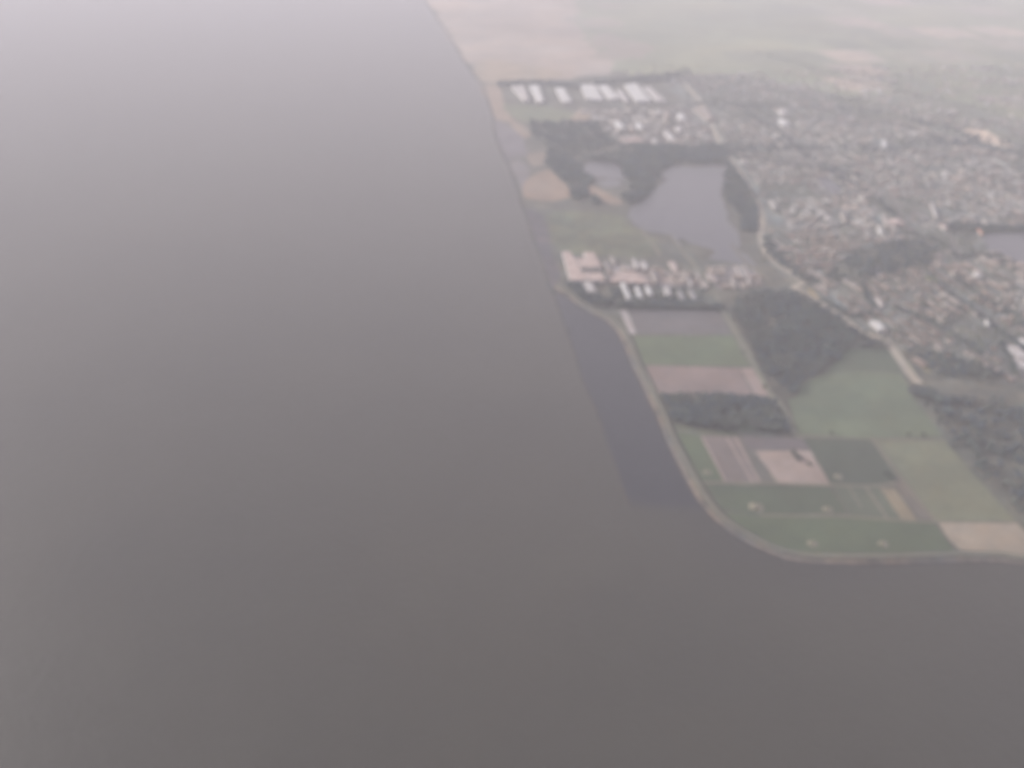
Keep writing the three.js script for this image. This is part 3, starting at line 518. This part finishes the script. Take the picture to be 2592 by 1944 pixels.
function trunkGeometry(k) {
  const gs = [new THREE.CylinderGeometry(0.05, 0.09, 1.1, 6).translate(0, 0.5, 0)];
  for (let i = 0; i < 4; i++) { const g = new THREE.CylinderGeometry(0.018, 0.045, 0.75, 5).translate(0, 0.36, 0); g.rotateZ(0.75); g.rotateY(i * 1.6 + k); g.translate(0, 0.7 + 0.1 * i, 0); gs.push(g); }
  return mergeGeometries(gs);
}
const crownsFar = [0, 1, 2].map((k) => crownGeometry(k, 10)), crownsNear = [3, 4, 5].map((k) => crownGeometry(k, 90)), trunks = [0, 1, 2].map(trunkGeometry);
const leafWhite = new THREE.MeshStandardMaterial({ color: 0xffffff, roughness: 0.95 });
const LEAF = [[0.030, 0.043, 0.042], [0.038, 0.052, 0.044], [0.026, 0.038, 0.045], [0.046, 0.055, 0.044], [0.048, 0.052, 0.046]];
const dummy = new THREE.Object3D();
function woodOf(name, spots, label, tones = LEAF) {
  const o = new THREE.InstancedMesh(crownsFar[taken.w = ((taken.w ?? 0) + 1) % 3], leafWhite, spots.length); o.name = numbered(name);
  spots.forEach(([x, z, r, y = 1.1], i) => {
    dummy.position.set(x, y, z); dummy.rotation.set(0, rnd() * 6.28, 0); dummy.scale.set(r, r * ra(0.9, 1.35), r); dummy.updateMatrix(); o.setMatrixAt(i, dummy.matrix);
    const stand = tileNoise(x / 55 + 200, z / 55 + 200, 1e5, 75), c = tones[Math.min(tones.length - 1, Math.floor((0.7 * stand + 0.3 * rnd()) * tones.length))], v = ra(0.8, 1.25) * (0.75 + 0.7 * tileNoise(x / 28 + 200, z / 28 + 200, 1e5, 76)); o.setColorAt(i, lin(c[0] * v, c[1] * v, c[2] * v));
  });
  scene.add(o); return tag(o, label, 'wood', null, 'stuff');
}
const plans = Object.values(S.bld).map((b) => [centre(b[1]), Math.max(...b[1].map((p) => Math.hypot(p[0] - centre(b[1])[0], p[1] - centre(b[1])[1])))]);
function fill(poly, step, r0, r1, keep = 1) {
  const [x0, x1, z0, z1] = bounds(poly), out = [];
  for (let x = x0; x < x1; x += step) for (let z = z0; z < z1; z += step) {
    const p = [x + ra(-0.5, 0.5) * step, z + ra(-0.5, 0.5) * step];
    if (rnd() < keep && tileNoise(p[0] / 38 + 300, p[1] / 38 + 300, 1e5, 71) * 0.6 + tileNoise(p[0] / 15 + 300, p[1] / 15 + 300, 1e5, 72) * 0.4 > 0.3 && inside([p[0] + ra(-7, 7), p[1] + ra(-7, 7)], poly) && !Object.values(S.bld).some((b) => inside([p[0], p[1] + 5], b[1]) || inside([p[0] - 4, p[1]], b[1]) || inside([p[0] + 4, p[1] - 4], b[1]) || inside([p[0], p[1] + 14], b[1]))) out.push([p[0], p[1], ra(r0, r1)]);
  }
  return out;
}
const WOODS = { woodBlock: [7, 1, 'dark rectangular wood block between the pink field and the ruled fields'], bigWood: [8, 0.74, 'big irregular wood between field road and town road'], heathWood: [11, 0.38, 'thin dark scrub wood at the outer edge of the fields'], heathWood2: [7.5, 0.9, 'narrow dark tree belt at the head of the scrubland'], rowWood: [6.5, 1, 'dark tree belt under the row of white sheds'], rowWood2: [7, 0.9, 'curving tree belt round the notched pink building'], shedWood: [9, 0.35, 'trees standing between the row of white sheds'], duneWood: [9.5, 0.75, 'dark wood beside the orange sand flat'], duneWood2: [10, 0.7, 'dark wood round the small ponds and the inland lake'], canalWood: [11, 0.6, 'tree belt in front of the works area'], shoreWood: [11, 0.5, 'loose wood under the far lawn'], lakeWood: [8, 0.95, 'dark wood between inland lake and town road'], parkWood: [9, 0.6, 'dark trees along the town side of the main road'], parkWood2: [11, 0.42, 'dark park trees in the middle of the near town'], northRow: [13, 0.6, 'dark tree row behind the white halls'], canalRow: [15, 0.42, 'dark tree lined canal across the far town'], lakeRow: [9, 0.9, 'dark tree row above the outer town water'], farRow: [17, 0.4, 'hazy tree row along the far meadow'], cornerWood: [10, 0.5, 'dark trees past the end of the town road'] };
for (const [id, [step, keep, label]] of Object.entries(WOODS)) {
  const poly = S.woods[id], far = step > 9;
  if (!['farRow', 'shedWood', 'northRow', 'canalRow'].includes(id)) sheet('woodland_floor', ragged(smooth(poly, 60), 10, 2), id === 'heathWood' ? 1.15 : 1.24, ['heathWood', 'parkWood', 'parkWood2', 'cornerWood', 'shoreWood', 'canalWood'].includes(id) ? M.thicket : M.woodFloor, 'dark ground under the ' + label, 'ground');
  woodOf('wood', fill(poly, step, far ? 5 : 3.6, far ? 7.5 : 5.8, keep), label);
}
function tree(x, z, r, label, group, name = 'tree', category = 'tree') {
  const k = Math.floor(rnd() * 3), o = new THREE.Group(); o.name = numbered(name); scene.add(o);
  o.position.set(x, 1.2, z); o.rotation.y = rnd() * 6.28; o.scale.setScalar(r);
  child(o, 'trunk', trunks[k], M.bark); child(o, 'crown', crownsNear[k], tree.m[k]);
  return tag(o, label, category, group);
}
tree.m = [[0.035, 0.047, 0.028], [0.042, 0.05, 0.026], [0.03, 0.038, 0.03]].map((c) => mat(c));

// ---------------------------------------------------------------- buildings
const BM = {
  white: mat([0.42, 0.42, 0.41], TEX.roof, 0.7), pale: mat([0.33, 0.31, 0.30], TEX.roof, 0.75), pink: mat([0.34, 0.265, 0.235], TEX.roof, 0.8), buff: mat([0.20, 0.165, 0.14], TEX.roof, 0.85),
  grey: mat([0.16, 0.155, 0.155], TEX.roof, 0.85), red: mat([0.22, 0.095, 0.06], TEX.roof, 0.9), orange: mat([0.50, 0.17, 0.05], TEX.roof, 0.8),
  wall: mat([0.30, 0.27, 0.24], TEX.roof, 0.9), wallPale: mat([0.5, 0.48, 0.46], TEX.roof, 0.9), glass: mat([0.16, 0.18, 0.2], null, 0.3), door: mat([0.12, 0.13, 0.15], null, 0.6),
};
const metreUV = (g) => { const p = g.attributes.position, uv = new Float32Array(p.count * 2); for (let i = 0; i < p.count; i++) { uv[2 * i] = p.getX(i) + 0.3 * p.getY(i); uv[2 * i + 1] = p.getZ(i) + 0.7 * p.getY(i); } g.setAttribute('uv', new THREE.BufferAttribute(uv, 2)); return g; };
function prism(poly, y0, y1) {
  const s = new THREE.Shape(poly.map(([x, z]) => new THREE.Vector2(x, -z)));
  const g = new THREE.ExtrudeGeometry(s, { depth: y1 - y0, bevelEnabled: false }); g.rotateX(-Math.PI / 2); g.translate(0, y0, 0); return metreUV(g);
}
function gable(q, y, rise, over) {          // a ridge along the long side of a four-cornered plan
  const c = centre(q); q = q.map(([x, z]) => { const L = Math.hypot(x - c[0], z - c[1]); return [x + (x - c[0]) / L * over, z + (z - c[1]) / L * over]; });
  const L = (a, b) => Math.hypot(a[0] - b[0], a[1] - b[1]), mid = (a, b) => [(a[0] + b[0]) / 2, (a[1] + b[1]) / 2];
  if (L(q[0], q[1]) > L(q[1], q[2])) q = [q[1], q[2], q[3], q[0]];
  const r0 = mid(q[0], q[1]), r1 = mid(q[2], q[3]), v = [];
  const P3 = (p, h) => [p[0], h, p[1]], quad = (a, b, d, e) => v.push(...a, ...b, ...d, ...a, ...d, ...e), tri = (a, b, d) => v.push(...a, ...b, ...d);
  const A = P3(q[0], y), B = P3(q[1], y), D = P3(q[2], y), E = P3(q[3], y), R0 = P3(r0, y + rise), R1 = P3(r1, y + rise);
  quad(B, D, R1, R0); quad(E, A, R0, R1); tri(A, B, R0); tri(D, E, R1); quad(A, E, D, B);
  const g = new THREE.BufferGeometry(); g.setAttribute('position', new THREE.Float32BufferAttribute(v, 3)); g.computeVertexNormals(); return metreUV(g);
}
const lerp2 = (a, b, t) => [a[0] + (b[0] - a[0]) * t, a[1] + (b[1] - a[1]) * t];
function hall(id, name, roofMat, wallMat, label, category, group, bays = 1) {
  const [h, abs] = S.bld[id], c = centre(abs), poly = abs.map(([x, z]) => [x - c[0], z - c[1]]), o = new THREE.Group();
  o.name = numbered(name); o.position.set(c[0], 1.15, c[1]); scene.add(o);
  child(o, 'wall', prism(poly, 0, h), BM[wallMat]);
  if (poly.length === 4) {
    let q = poly; const L = (a, b) => Math.hypot(a[0] - b[0], a[1] - b[1]);
    if (L(q[0], q[1]) > L(q[1], q[2])) q = [q[1], q[2], q[3], q[0]];
    const w = L(q[0], q[1]), n = bays, len = L(q[1], q[2]);
    for (let k = 0; k < n; k++) {
      const s = [lerp2(q[0], q[1], k / n), lerp2(q[0], q[1], (k + 1) / n - 0.004), lerp2(q[3], q[2], (k + 1) / n - 0.004), lerp2(q[3], q[2], k / n)];
      const r = child(o, 'roof', gable(s, h + 0.03, w / n * 0.13, n > 1 ? 0 : 0.6), BM[roofMat]);
      if (len > 36 && n === 1) child(r, 'ridge_light', ribbonGeometry([lerp2(lerp2(s[0], s[1], 0.5), lerp2(s[3], s[2], 0.5), 0.12), lerp2(lerp2(s[0], s[1], 0.5), lerp2(s[3], s[2], 0.5), 0.88)], [[1, h + w * 0.13 - 0.02], [0, h + w * 0.13 + 0.35], [-1, h + w * 0.13 - 0.02]]), BM.glass);
    }
    const e0 = lerp2(q[3], q[2], 0.3), e1 = lerp2(q[3], q[2], 0.7), nx = q[2][0] - q[1][0], nz = q[2][1] - q[1][1], nl = Math.hypot(nx, nz), off = [nx / nl * 0.08, nz / nl * 0.08];
    child(o, 'door', prism([[e0[0] - off[0], e0[1] - off[1]], [e1[0] - off[0], e1[1] - off[1]], [e1[0] + off[0], e1[1] + off[1]], [e0[0] + off[0], e0[1] + off[1]]], 0, h * 0.55), BM.door);
  } else {
    child(o, 'roof', prism(poly.map(([x, z]) => [x * 1.01, z * 1.01]), h + 0.02, h + 0.5), BM[roofMat]);
    child(o, 'roof_vent', prism([[-2, -1], [2, -1], [2, 1], [-2, 1]], h + 0.52, h + 1.8), BM.grey);
  }
  return tag(o, label, category, group);
}
const HALLS = [
  ['spine', 'factory_hall', 'pink', 'wallPale', 'long pinkish flat hall nearest the lake, back of the notched building', 'hall', 4], ['armTop', 'factory_hall', 'pink', 'wallPale', 'pinkish stepped hall on the far arm of the notched building', 'hall'], ['armLow', 'factory_hall', 'pink', 'wallPale', 'pinkish hall on the near arm of the notched building', 'hall', 3], ['annex', 'shed', 'pale', 'wallPale', 'pale annex shed just below the notched pink building', 'shed'],
  ['longShed', 'factory_hall', 'pink', 'wall', 'broad pinkish hall between the notched building and the slab roofs', 'hall'], ['slab1', 'shed', 'pale', 'wall', 'first of two bright slab roofs behind the broad pinkish hall', 'shed'], ['slab2', 'shed', 'pale', 'wall', 'second, wider of two bright slab roofs behind the broad pinkish hall', 'shed'], ['slab3', 'shed', 'pink', 'wall', 'lone pinkish shed on the lake side of the causeway', 'shed'], ['slab4', 'shed', 'buff', 'wall', 'small buff shed on the meadow edge behind the broad hall', 'shed'], ['slab5', 'shed', 'buff', 'wall', 'narrow buff shed against the notched building', 'shed'], ['slab6', 'shed', 'buff', 'wall', 'narrow buff shed at the inland end of the broad pinkish hall', 'shed'],
  ['shed1', 'long_shed', 'white', 'wallPale', 'first and longest white shed in the row above the tree belt', 'shed', 1, 'row of white sheds'], ['shed2', 'long_shed', 'white', 'wallPale', 'second white shed in the row above the tree belt', 'shed', 1, 'row of white sheds'], ['shed3', 'long_shed', 'white', 'wallPale', 'third white shed in the row above the tree belt', 'shed', 1, 'row of white sheds'], ['shed4', 'long_shed', 'pale', 'wallPale', 'fourth shed in the row, pale and short, after the gap', 'shed', 1, 'row of white sheds'], ['shed5', 'long_shed', 'grey', 'wall', 'fifth, greyish shed in the row above the tree belt', 'shed', 1, 'row of white sheds'], ['shed6', 'long_shed', 'grey', 'wall', 'sixth, greyish shed in the row, nearest the field road', 'shed', 1, 'row of white sheds'],
  ['shed7', 'shed', 'buff', 'wall', 'buff shed beside the field road above the sheds', 'shed'], ['shed8', 'shed', 'pale', 'wall', 'small pale shed above the greyish sheds', 'shed'],
  ['slim0', 'shed', 'pink', 'wall', 'first of three slim parallel roofs by the inland lake', 'shed'], ['slim1', 'shed', 'pale', 'wall', 'middle of three slim parallel roofs by the inland lake', 'shed'], ['slim2', 'shed', 'pink', 'wall', 'last of three slim parallel roofs by the inland lake', 'shed'],
  ['lean0', 'shed', 'buff', 'wall', 'small shed just below the three slim roofs', 'shed'], ['lean1', 'shed', 'buff', 'wall', 'small shed nearest the path below the slim roofs', 'shed'], ['lean2', 'shed', 'pink', 'wall', 'small pinkish shed on the inland side of the field road', 'shed'], ['lean3', 'shed', 'pink', 'wall', 'small pinkish shed right on the field road', 'shed'], ['lean4', 'shed', 'buff', 'wall', 'small buff shed on the lake side of the field road', 'shed'],
  ['hall1', 'warehouse', 'pale', 'wallPale', 'greyish warehouse nearest the sandy shore in the far row', 'warehouse', 2], ['hall2', 'warehouse', 'white', 'wallPale', 'bright white warehouse, second from the shore in the far row', 'warehouse', 2], ['hall3', 'warehouse', 'white', 'wallPale', 'bright white warehouse, third from the shore, beside a gap', 'warehouse', 2], ['hall4', 'warehouse', 'white', 'wallPale', 'wide white warehouse just after the gap in the far row', 'warehouse', 3], ['hall5', 'warehouse', 'white', 'wallPale', 'white warehouse next to the wide one in the far row', 'warehouse', 2], ['hall8', 'warehouse', 'pale', 'wallPale', 'slim greyish warehouse between two white ones in the far row', 'warehouse'], ['hall6', 'warehouse', 'white', 'wallPale', 'largest white warehouse toward the inland end of the far row', 'warehouse', 3], ['hall7', 'warehouse', 'pale', 'wallPale', 'greyish warehouse at the inland end of the far row', 'warehouse', 2],
  ['works1', 'works_building', 'white', 'wallPale', 'pale block at the shore end of the works area', 'building'], ['works2', 'works_building', 'white', 'wallPale', 'pale block in the middle of the works area', 'building'], ['works3', 'works_building', 'buff', 'wall', 'buff block between the two pale blocks of the works area', 'building'], ['works4', 'works_building', 'pale', 'wallPale', 'small bright block at the front of the works area', 'building'], ['works5', 'works_building', 'pale', 'wallPale', 'bright block at the inland front of the works area', 'building'], ['works6', 'works_building', 'pink', 'wall', 'long low pinkish block along the front of the works area', 'building'], ['works7', 'works_building', 'white', 'wallPale', 'white block just below the far white warehouses', 'building'], ['works8', 'works_building', 'buff', 'wall', 'broad buff block beside the main road by the works', 'building'], ['works9', 'works_building', 'pale', 'wallPale', 'small pale block behind the inland front of the works', 'building'], ['works10', 'works_building', 'white', 'wallPale', 'small white block at the inland front corner of the works', 'building'],
  ['whiteHall', 'sports_hall', 'white', 'wallPale', 'bright white hall beside the main road above the meadow', 'hall', 3], ['kiosk', 'long_house', 'pink', 'wallPale', 'long pinkish house among town houses above the white hall', 'house'], ['bright1', 'white_house', 'white', 'wallPale', 'small bright white house beside the straight street', 'house'], ['bright2', 'flat_block', 'pale', 'wallPale', 'pale flat block at the outer edge of the town', 'building', 2], ['bright3', 'flat_block', 'pale', 'wallPale', 'lower pale flat block at the outer edge of the town', 'building', 2], ['bright4', 'flat_block', 'white', 'wallPale', 'white block above the pale flat blocks', 'building'],
  ['farWhite1', 'white_house', 'white', 'wallPale', 'white block in the hazy far town', 'building'], ['farWhite2', 'white_house', 'pale', 'wallPale', 'smaller pale block just behind the white far town block', 'building'], ['farWhite3', 'white_house', 'white', 'wallPale', 'pale block on the far canal bank', 'building'], ['school1', 'school_block', 'white', 'wallPale', 'bright small block in the middle of the town', 'building'], ['school2', 'school_block', 'buff', 'wall', 'buff block in the row of pale roofs across the town', 'building'], ['school3', 'school_block', 'pale', 'wall', 'pale low block at the lake end of the row of pale roofs', 'building'], ['block1', 'flat_block', 'pink', 'wall', 'narrow pinkish block beside the long pinkish block', 'building'], ['block2', 'flat_block', 'pink', 'wall', 'long pinkish block in the row across the town', 'building'], ['block3', 'flat_block', 'pale', 'wall', 'slender pale block standing alone up the town', 'building'], ['block4', 'flat_block', 'pink', 'wall', 'pinkish block below the slender pale block', 'building'], ['block5', 'flat_block', 'pale', 'wallPale', 'pale block under the outer town water', 'building'], ['block6', 'flat_block', 'pale', 'wall', 'pale block beside the main road near the lake wood', 'building'], ['orange', 'orange_roofed_house', 'orange', 'wall', 'house with glowing orange roof at the corner of the outer town water', 'house'],
];
for (const [id, name, r, w, label, cat, bays = 1, group] of HALLS) hall(id, name, r, w, label, cat, group, bays);

const ROWS = ['tree row below the main road beside the near houses', 'tree row along the straight near street', 'tree row between white hall and pale flat blocks', 'short tree row above the long pinkish house', 'tree row across the near housing', 'tree row above the straight near street', 'tree row beside the pale flat blocks', 'tree row along the far side of the long street', 'tree row across the town behind the lake wood', 'tree row above the works road', 'tree row past the town pond', 'tree row along the shore of the outer town water', 'tree row by the park trees', 'tree row before the bright bare field', 'hazy tree row in the far country', 'farthest hazy tree row'];
// ---------------------------------------------------------------- the town: rows of gabled houses
const unit = [[-0.5, -0.5], [0.5, -0.5], [0.5, 0.5], [-0.5, 0.5]];
const houseWall = prism(unit, 0, 1).scale(1, 1, 1), houseRoof = gable([[-0.53, -0.56], [0.53, -0.56], [0.53, 0.56], [-0.53, 0.56]].map(([x, z]) => [x * 1.001, z]), 1.001, 0.62, 0);
// the unit roof must run along x: turn it if the ridge came out along z
const chimney = prism([[0.3, -0.06], [0.34, -0.06], [0.34, 0.06], [0.3, 0.06]], 1.3, 1.85);
const TOWN = [S.fields.townGround, S.fields.westTown];
const clear = [...Object.values(S.ponds), ...Object.entries(S.woods).filter(([k]) => k !== 'shedWood').map(([, v]) => v), S.lawn, S.fields.ochre1, S.fields.ochre2, S.fields.ochre3, S.fields.ochre4, S.fields.paleBeach, S.fields.whiteStrip];
const lines = Object.values(S.roads);
const lands = [...TOWN, S.fields.outerGreen];
const free = (p, m, where = TOWN) => where.some((t) => inside(p, t)) && !clear.some((q) => inside(p, q)) && !lines.some(([w, pts]) => segDist(p, pts) < w / 2 + (w > 15 ? m + 8 : m)) && !plans.some(([c, r]) => Math.hypot(p[0] - c[0], p[1] - c[1]) < r * 0.8 + m);
const houses = [], gardens = [];
{
  const B = 150;
  for (let bx = -2; bx < 26; bx++) for (let bz = 0; bz < 26; bz++) {
    const cx = 250 + bx * B, cz = -1350 - bz * B, dense = hash(bx * 3 + 1, bz * 7);
    if (Math.abs(cx / cz) > 0.75) continue;
    const ang = S.streetAngle[cz < -2800 ? 2 : 0] + (hash(bx, bz + 50) < 0.28 ? Math.PI / 2 : 0) + ra(-0.06, 0.06), ca = Math.cos(ang), sa = Math.sin(ang), pitch = 22 + 12 * hash(bx + 9, bz);
    const park = dense < 0.1, core = inside([cx, cz], S.fields.townGround) || inside([cx, cz], S.fields.westTown), village = !core && hash(bx + 77, bz * 5) < 0.55;
    for (let v = -B / 2 + 10; v < B / 2 - 6; v += pitch) for (let u = -B / 2 + 6; u < B / 2 - 10;) {
      const len = dense > 0.45 ? ra(18, 42) : ra(10, 17), p = [cx + ca * (u + len / 2) - sa * v, cz + sa * (u + len / 2) + ca * v];
      if (!park && rnd() < (core ? 0.88 - 0.5 * Math.min(1, Math.max(0, (-cz - 3000) / 1500)) : village ? 0.34 : 0.06) && free(p, 9, lands)) houses.push({ p, ang, len: len - ra(2, 5), dep: ra(8, 11), h: ra(4.6, 6.4), tone: segDist(p, S.paleRow) < 45 && rnd() < 0.7 ? pick([3, 6]) : Math.floor(rnd() * 7) });
      u += len + ra(1, 7);
    }
    for (let k = 0; k < (park ? 110 : 56); k++) { const p = [cx + ra(-B / 2, B / 2), cz + ra(-B / 2, B / 2)]; if ((core || rnd() < 0.22) && free(p, 3, lands)) gardens.push([p[0], p[1], ra(2.2, 4.6)]); }
  }
}
for (const [poly, n, pitch] of [[S.fields.yards, 1, 13], [S.fields.yards2, 1, 12]]) {
  const [x0, x1, z0, z1] = bounds(poly), ang = S.streetAngle[0] + 0.12;
  for (let x = x0; x < x1; x += pitch) for (let z = z0; z < z1; z += 29) { const p = [x + (z - z0) * 0.12 + ra(-2, 2), z + ra(-4, 4)]; if (rnd() < 0.8 && inside(p, poly) && free(p, 3, [poly])) houses.push({ p, ang, len: ra(17, 26), dep: ra(6, 9.5), h: ra(3.5, 5), tone: pick([3, 3, 6, 6, 0]), yard: true }); }
}
for (const h of houses) if (!h.yard && inside(h.p, S.fields.westTown)) { h.tone = pick([3, 6, 6, 4, 3, 5]); h.dep *= 1.5; h.len *= 1.15; }
const TONES = [['red brown', [0.189, 0.155, 0.134]], ['dark grey', [0.150, 0.143, 0.136]], ['brown', [0.173, 0.152, 0.134]], ['pale grey', [0.257, 0.245, 0.233]], ['reddish', [0.217, 0.174, 0.148]], ['mid grey', [0.178, 0.169, 0.162]], ['light buff', [0.280, 0.253, 0.225]]];
const roofMats = TONES.map(([, c]) => mat(c, TEX.roof, 0.85)), wallMats = [[0.20, 0.16, 0.135], [0.32, 0.30, 0.28], [0.15, 0.11, 0.09]].map((c) => mat(c, TEX.roof, 0.9));
const v3 = new THREE.Vector3();
for (const h of houses) { v3.set(h.p[0], 4, h.p[1]).project(camera); h.seen = Math.abs(v3.x) < 0.985 && Math.abs(v3.y) < 0.985; h.far = Math.hypot(h.p[0], h.p[1]); }
const near = houses.filter((h) => h.seen).sort((a, b) => a.far - b.far).slice(0, 300), isNear = new Set(near);
const PLACES = [[S.bld.whiteHall[1][0], 'the white hall on the main road'], [S.bld.kiosk[1][0], 'the long pinkish house'], [S.bld.bright1[1][0], 'the small bright white house'], [S.bld.bright2[1][0], 'the pale flat blocks'], [S.lawn[0], 'the bright town lawn'], [S.ponds.smallPond[0], 'the little park pond'], [S.fields.ochre2[0], 'the yellowish road yard'], [S.bld.block5[1][0], 'the pale block under the outer water'], [S.fields.ochre4[0], 'the yellow plot'], [S.roads.street1[1][2], 'the middle of the straight street'], [S.rows[2][2], 'the tree row above the flat blocks'], [S.rows[6][1], 'the trees beside the flat blocks'], [S.bld.school1[1][0], 'the bright small town block'], [S.bld.block6[1][0], 'the pale block by the lake wood'], [S.rows[4][1], 'the tree row across the near housing'], [S.bld.slim1[1][0], 'the three slim roofs'], [S.bld.longShed[1][0], 'the broad pinkish hall'], [S.bld.shed7[1][0], 'the buff shed by the field road'], [S.bld.slab3[1][0], 'the lone pinkish shed by the causeway']];
const protos = {};
const ORD = ['nearest', 'second nearest', 'third nearest', 'fourth nearest', 'fifth nearest', 'sixth nearest', 'seventh nearest', 'eighth nearest', 'ninth nearest', 'tenth nearest'];
const byKind = {};
for (const h of near) {
  let bd = 1e9; for (const q of PLACES) { const d = Math.hypot(q[0][0] - h.p[0], q[0][1] - h.p[1]); if (d < bd) { bd = d; h.place = q[1]; } }
  h.off = bd; h.what = TONES[h.tone][0] + ' roofed ' + (h.yard ? 'small shed' : h.len > 17 ? 'terrace' : 'house'); (byKind[h.what + h.place] ??= []).push(h);
}
for (const list of Object.values(byKind)) list.sort((a, b) => a.off - b.off).forEach((h, i) => { h.label = h.what + ', ' + (ORD[i] ?? 'among the farther ones from') + (i < 10 ? ' to ' : ' ') + h.place; });
near.forEach((h) => {
  const key = h.tone + '_' + Math.floor(hash(h.p[0], h.p[1]) * 3);
  let o;
  if (!protos[key]) {
    o = protos[key] = new THREE.Group();
    const r = new THREE.Mesh(houseRoof, roofMats[h.tone]); r.name = 'roof';
    child(o, 'wall', houseWall, wallMats[+key.split('_')[1]]); o.add(r); child(r, 'chimney', chimney, wallMats[2]);
  } else o = protos[key].clone();
  o.name = numbered(h.yard ? 'small_shed' : h.len > 17 ? 'terraced_house' : 'house'); o.position.set(h.p[0], 1.12, h.p[1]); o.rotation.y = -h.ang; o.scale.set(h.len, h.h, h.dep); scene.add(o);
  o.userData = {}; tag(o, h.label, h.yard ? 'shed' : 'house', h.what + 's around ' + h.place);
});
{
  const rest = houses.filter((h) => !isNear.has(h)), paint = (g, c) => { const a = new Float32Array(g.attributes.position.count * 3); for (let i = 0; i < a.length; i += 3) { a[i] = c[0]; a[i + 1] = c[1]; a[i + 2] = c[2]; } g.setAttribute('color', new THREE.BufferAttribute(a, 3)); return g.index ? g.toNonIndexed() : g; };
  const strip = (g) => { const n = g.clone(); for (const k of Object.keys(n.attributes)) if (!['position', 'normal'].includes(k)) n.deleteAttribute(k); return n; };
  const geo = mergeGeometries([paint(strip(houseWall), [0.85, 0.9, 0.95]), paint(strip(houseRoof), [1, 1, 1])]);
  const o = new THREE.InstancedMesh(geo, new THREE.MeshStandardMaterial({ color: 0xffffff, vertexColors: true, roughness: 0.9 }), rest.length); o.name = 'far_town_houses';
  rest.forEach((h, i) => { dummy.position.set(h.p[0], 1.12, h.p[1]); dummy.rotation.set(0, -h.ang, 0); dummy.scale.set(h.len, h.h, h.dep); dummy.updateMatrix(); o.setMatrixAt(i, dummy.matrix); const c = TONES[h.tone][1], v = ra(0.8, 1.25); o.setColorAt(i, lin(c[0] * v, c[1] * v, c[2] * v)); });
  scene.add(o); tag(o, 'mass of small hazy roofs of the far town', 'houses', null, 'stuff');
  woodOf('garden_trees', gardens, 'garden and street trees scattered all through the town', [[0.062, 0.074, 0.052], [0.075, 0.082, 0.055], [0.056, 0.066, 0.054]]).userData.category = 'trees';
  S.rows.forEach((pts, i) => {
    const c = new THREE.CatmullRomCurve3(pts.map(([x, z]) => new THREE.Vector3(x, 0, z))), n = Math.round(c.getLength() / (i > 12 ? 18 : 6.5)), spots = [];
    for (let k = 0; k <= n; k++) for (let j = 0; j < 2; j++) { const p = c.getPoint(k / n); if (rnd() < 0.85) spots.push([p.x + ra(-6, 6), p.z + ra(-4, 4), ra(3, 5)]); }
    woodOf('tree_row', spots, ROWS[i]);
  });
  console.log('houses', houses.length, 'far', rest.length, 'garden trees', gardens.length);
}

// ---------------------------------------------------------------- small things on the fields
const MOUNDS = ['pale round mound on the green strip beside the ruled field', 'largest pale round mound, in the dark green field inside the dyke bend', 'pale round mound halfway along the dark green field', 'pale round mound near the dyke in the lowest green field', 'pale round mound toward the stubble field in the lowest green field', 'small pale mound at the foot of the dark green field'];
S.mounds.forEach(([r, x, z], i) => {
  const o = new THREE.Group(); o.name = numbered('round_mound'); o.position.set(x, 1.2, z); scene.add(o);
  const prof = [[1.12, 0], [1.0, 0.07], [0.82, 0.2], [0.55, 0.32], [0.25, 0.38], [0, 0.39]].map(([a, b]) => new THREE.Vector2(a * r, b * r));
  const g = new THREE.LatheGeometry(prof, 26), p = g.attributes.position;
  for (let k = 0; k < p.count; k++) { const a = Math.atan2(p.getZ(k), p.getX(k)), n = 1 + 0.07 * Math.sin(a * 3 + i) + 0.04 * Math.sin(a * 7 + 2 * i); p.setX(k, p.getX(k) * n); p.setZ(k, p.getZ(k) * n); }
  g.computeVertexNormals(); child(o, 'heap', metreUV(g), moundMat());
  const arc = []; for (let k = 0; k <= 12; k++) { const a = -0.9 + k * 0.2; arc.push([Math.cos(a) * r * (1.12 + 0.02 * k), Math.sin(a) * r * (1.12 + 0.05 * k)]); }
  child(o, 'turning_track', ribbonGeometry(arc, [[r * 0.16, 0.25], [-r * 0.16, 0.26]]), M.dykeRoad);
  tag(o, MOUNDS[i], 'mound');
});
function moundMat() { return moundMat.m ??= mat([0.17, 0.155, 0.105], TEX.soil); }
S.bushes.forEach(([x, z], i) => tree(x, z, i < 4 ? 4.2 : 2.8, ['farthest', 'second', 'third', 'nearest', 'farther', 'nearer'][i] + (i < 4 ? ' dark bush of the larger clump on the pale bare field' : ' dark bush of the small clump on the pale bare field'), i < 4 ? 'larger bush clump on the pale bare field' : 'small bush clump on the pale bare field', 'bush', 'bush'));
const LONE = ['tree at the top corner of the big wood by the field road', 'second tree at the top edge of the big wood by the road', 'dark tree near the lower corner of the dark green field', 'dark tree in the very corner of the dark green field', 'lone tree under the broad meadow nearer the dark field', 'lone tree under the broad meadow nearer the scrubland', 'lone tree where the broad meadow meets the dark green field', 'tree between annex shed and notched building', 'second tree beside the pale annex shed', 'roadside tree at the end of the tree belt', 'roadside tree beside the green band field', 'roadside tree at the end of the pink bare field'];
S.lone.forEach(([x, z], i) => tree(x, z, ra(3.2, 4.8), LONE[i], 'single trees along field edges'));

renderer.render(scene, camera);
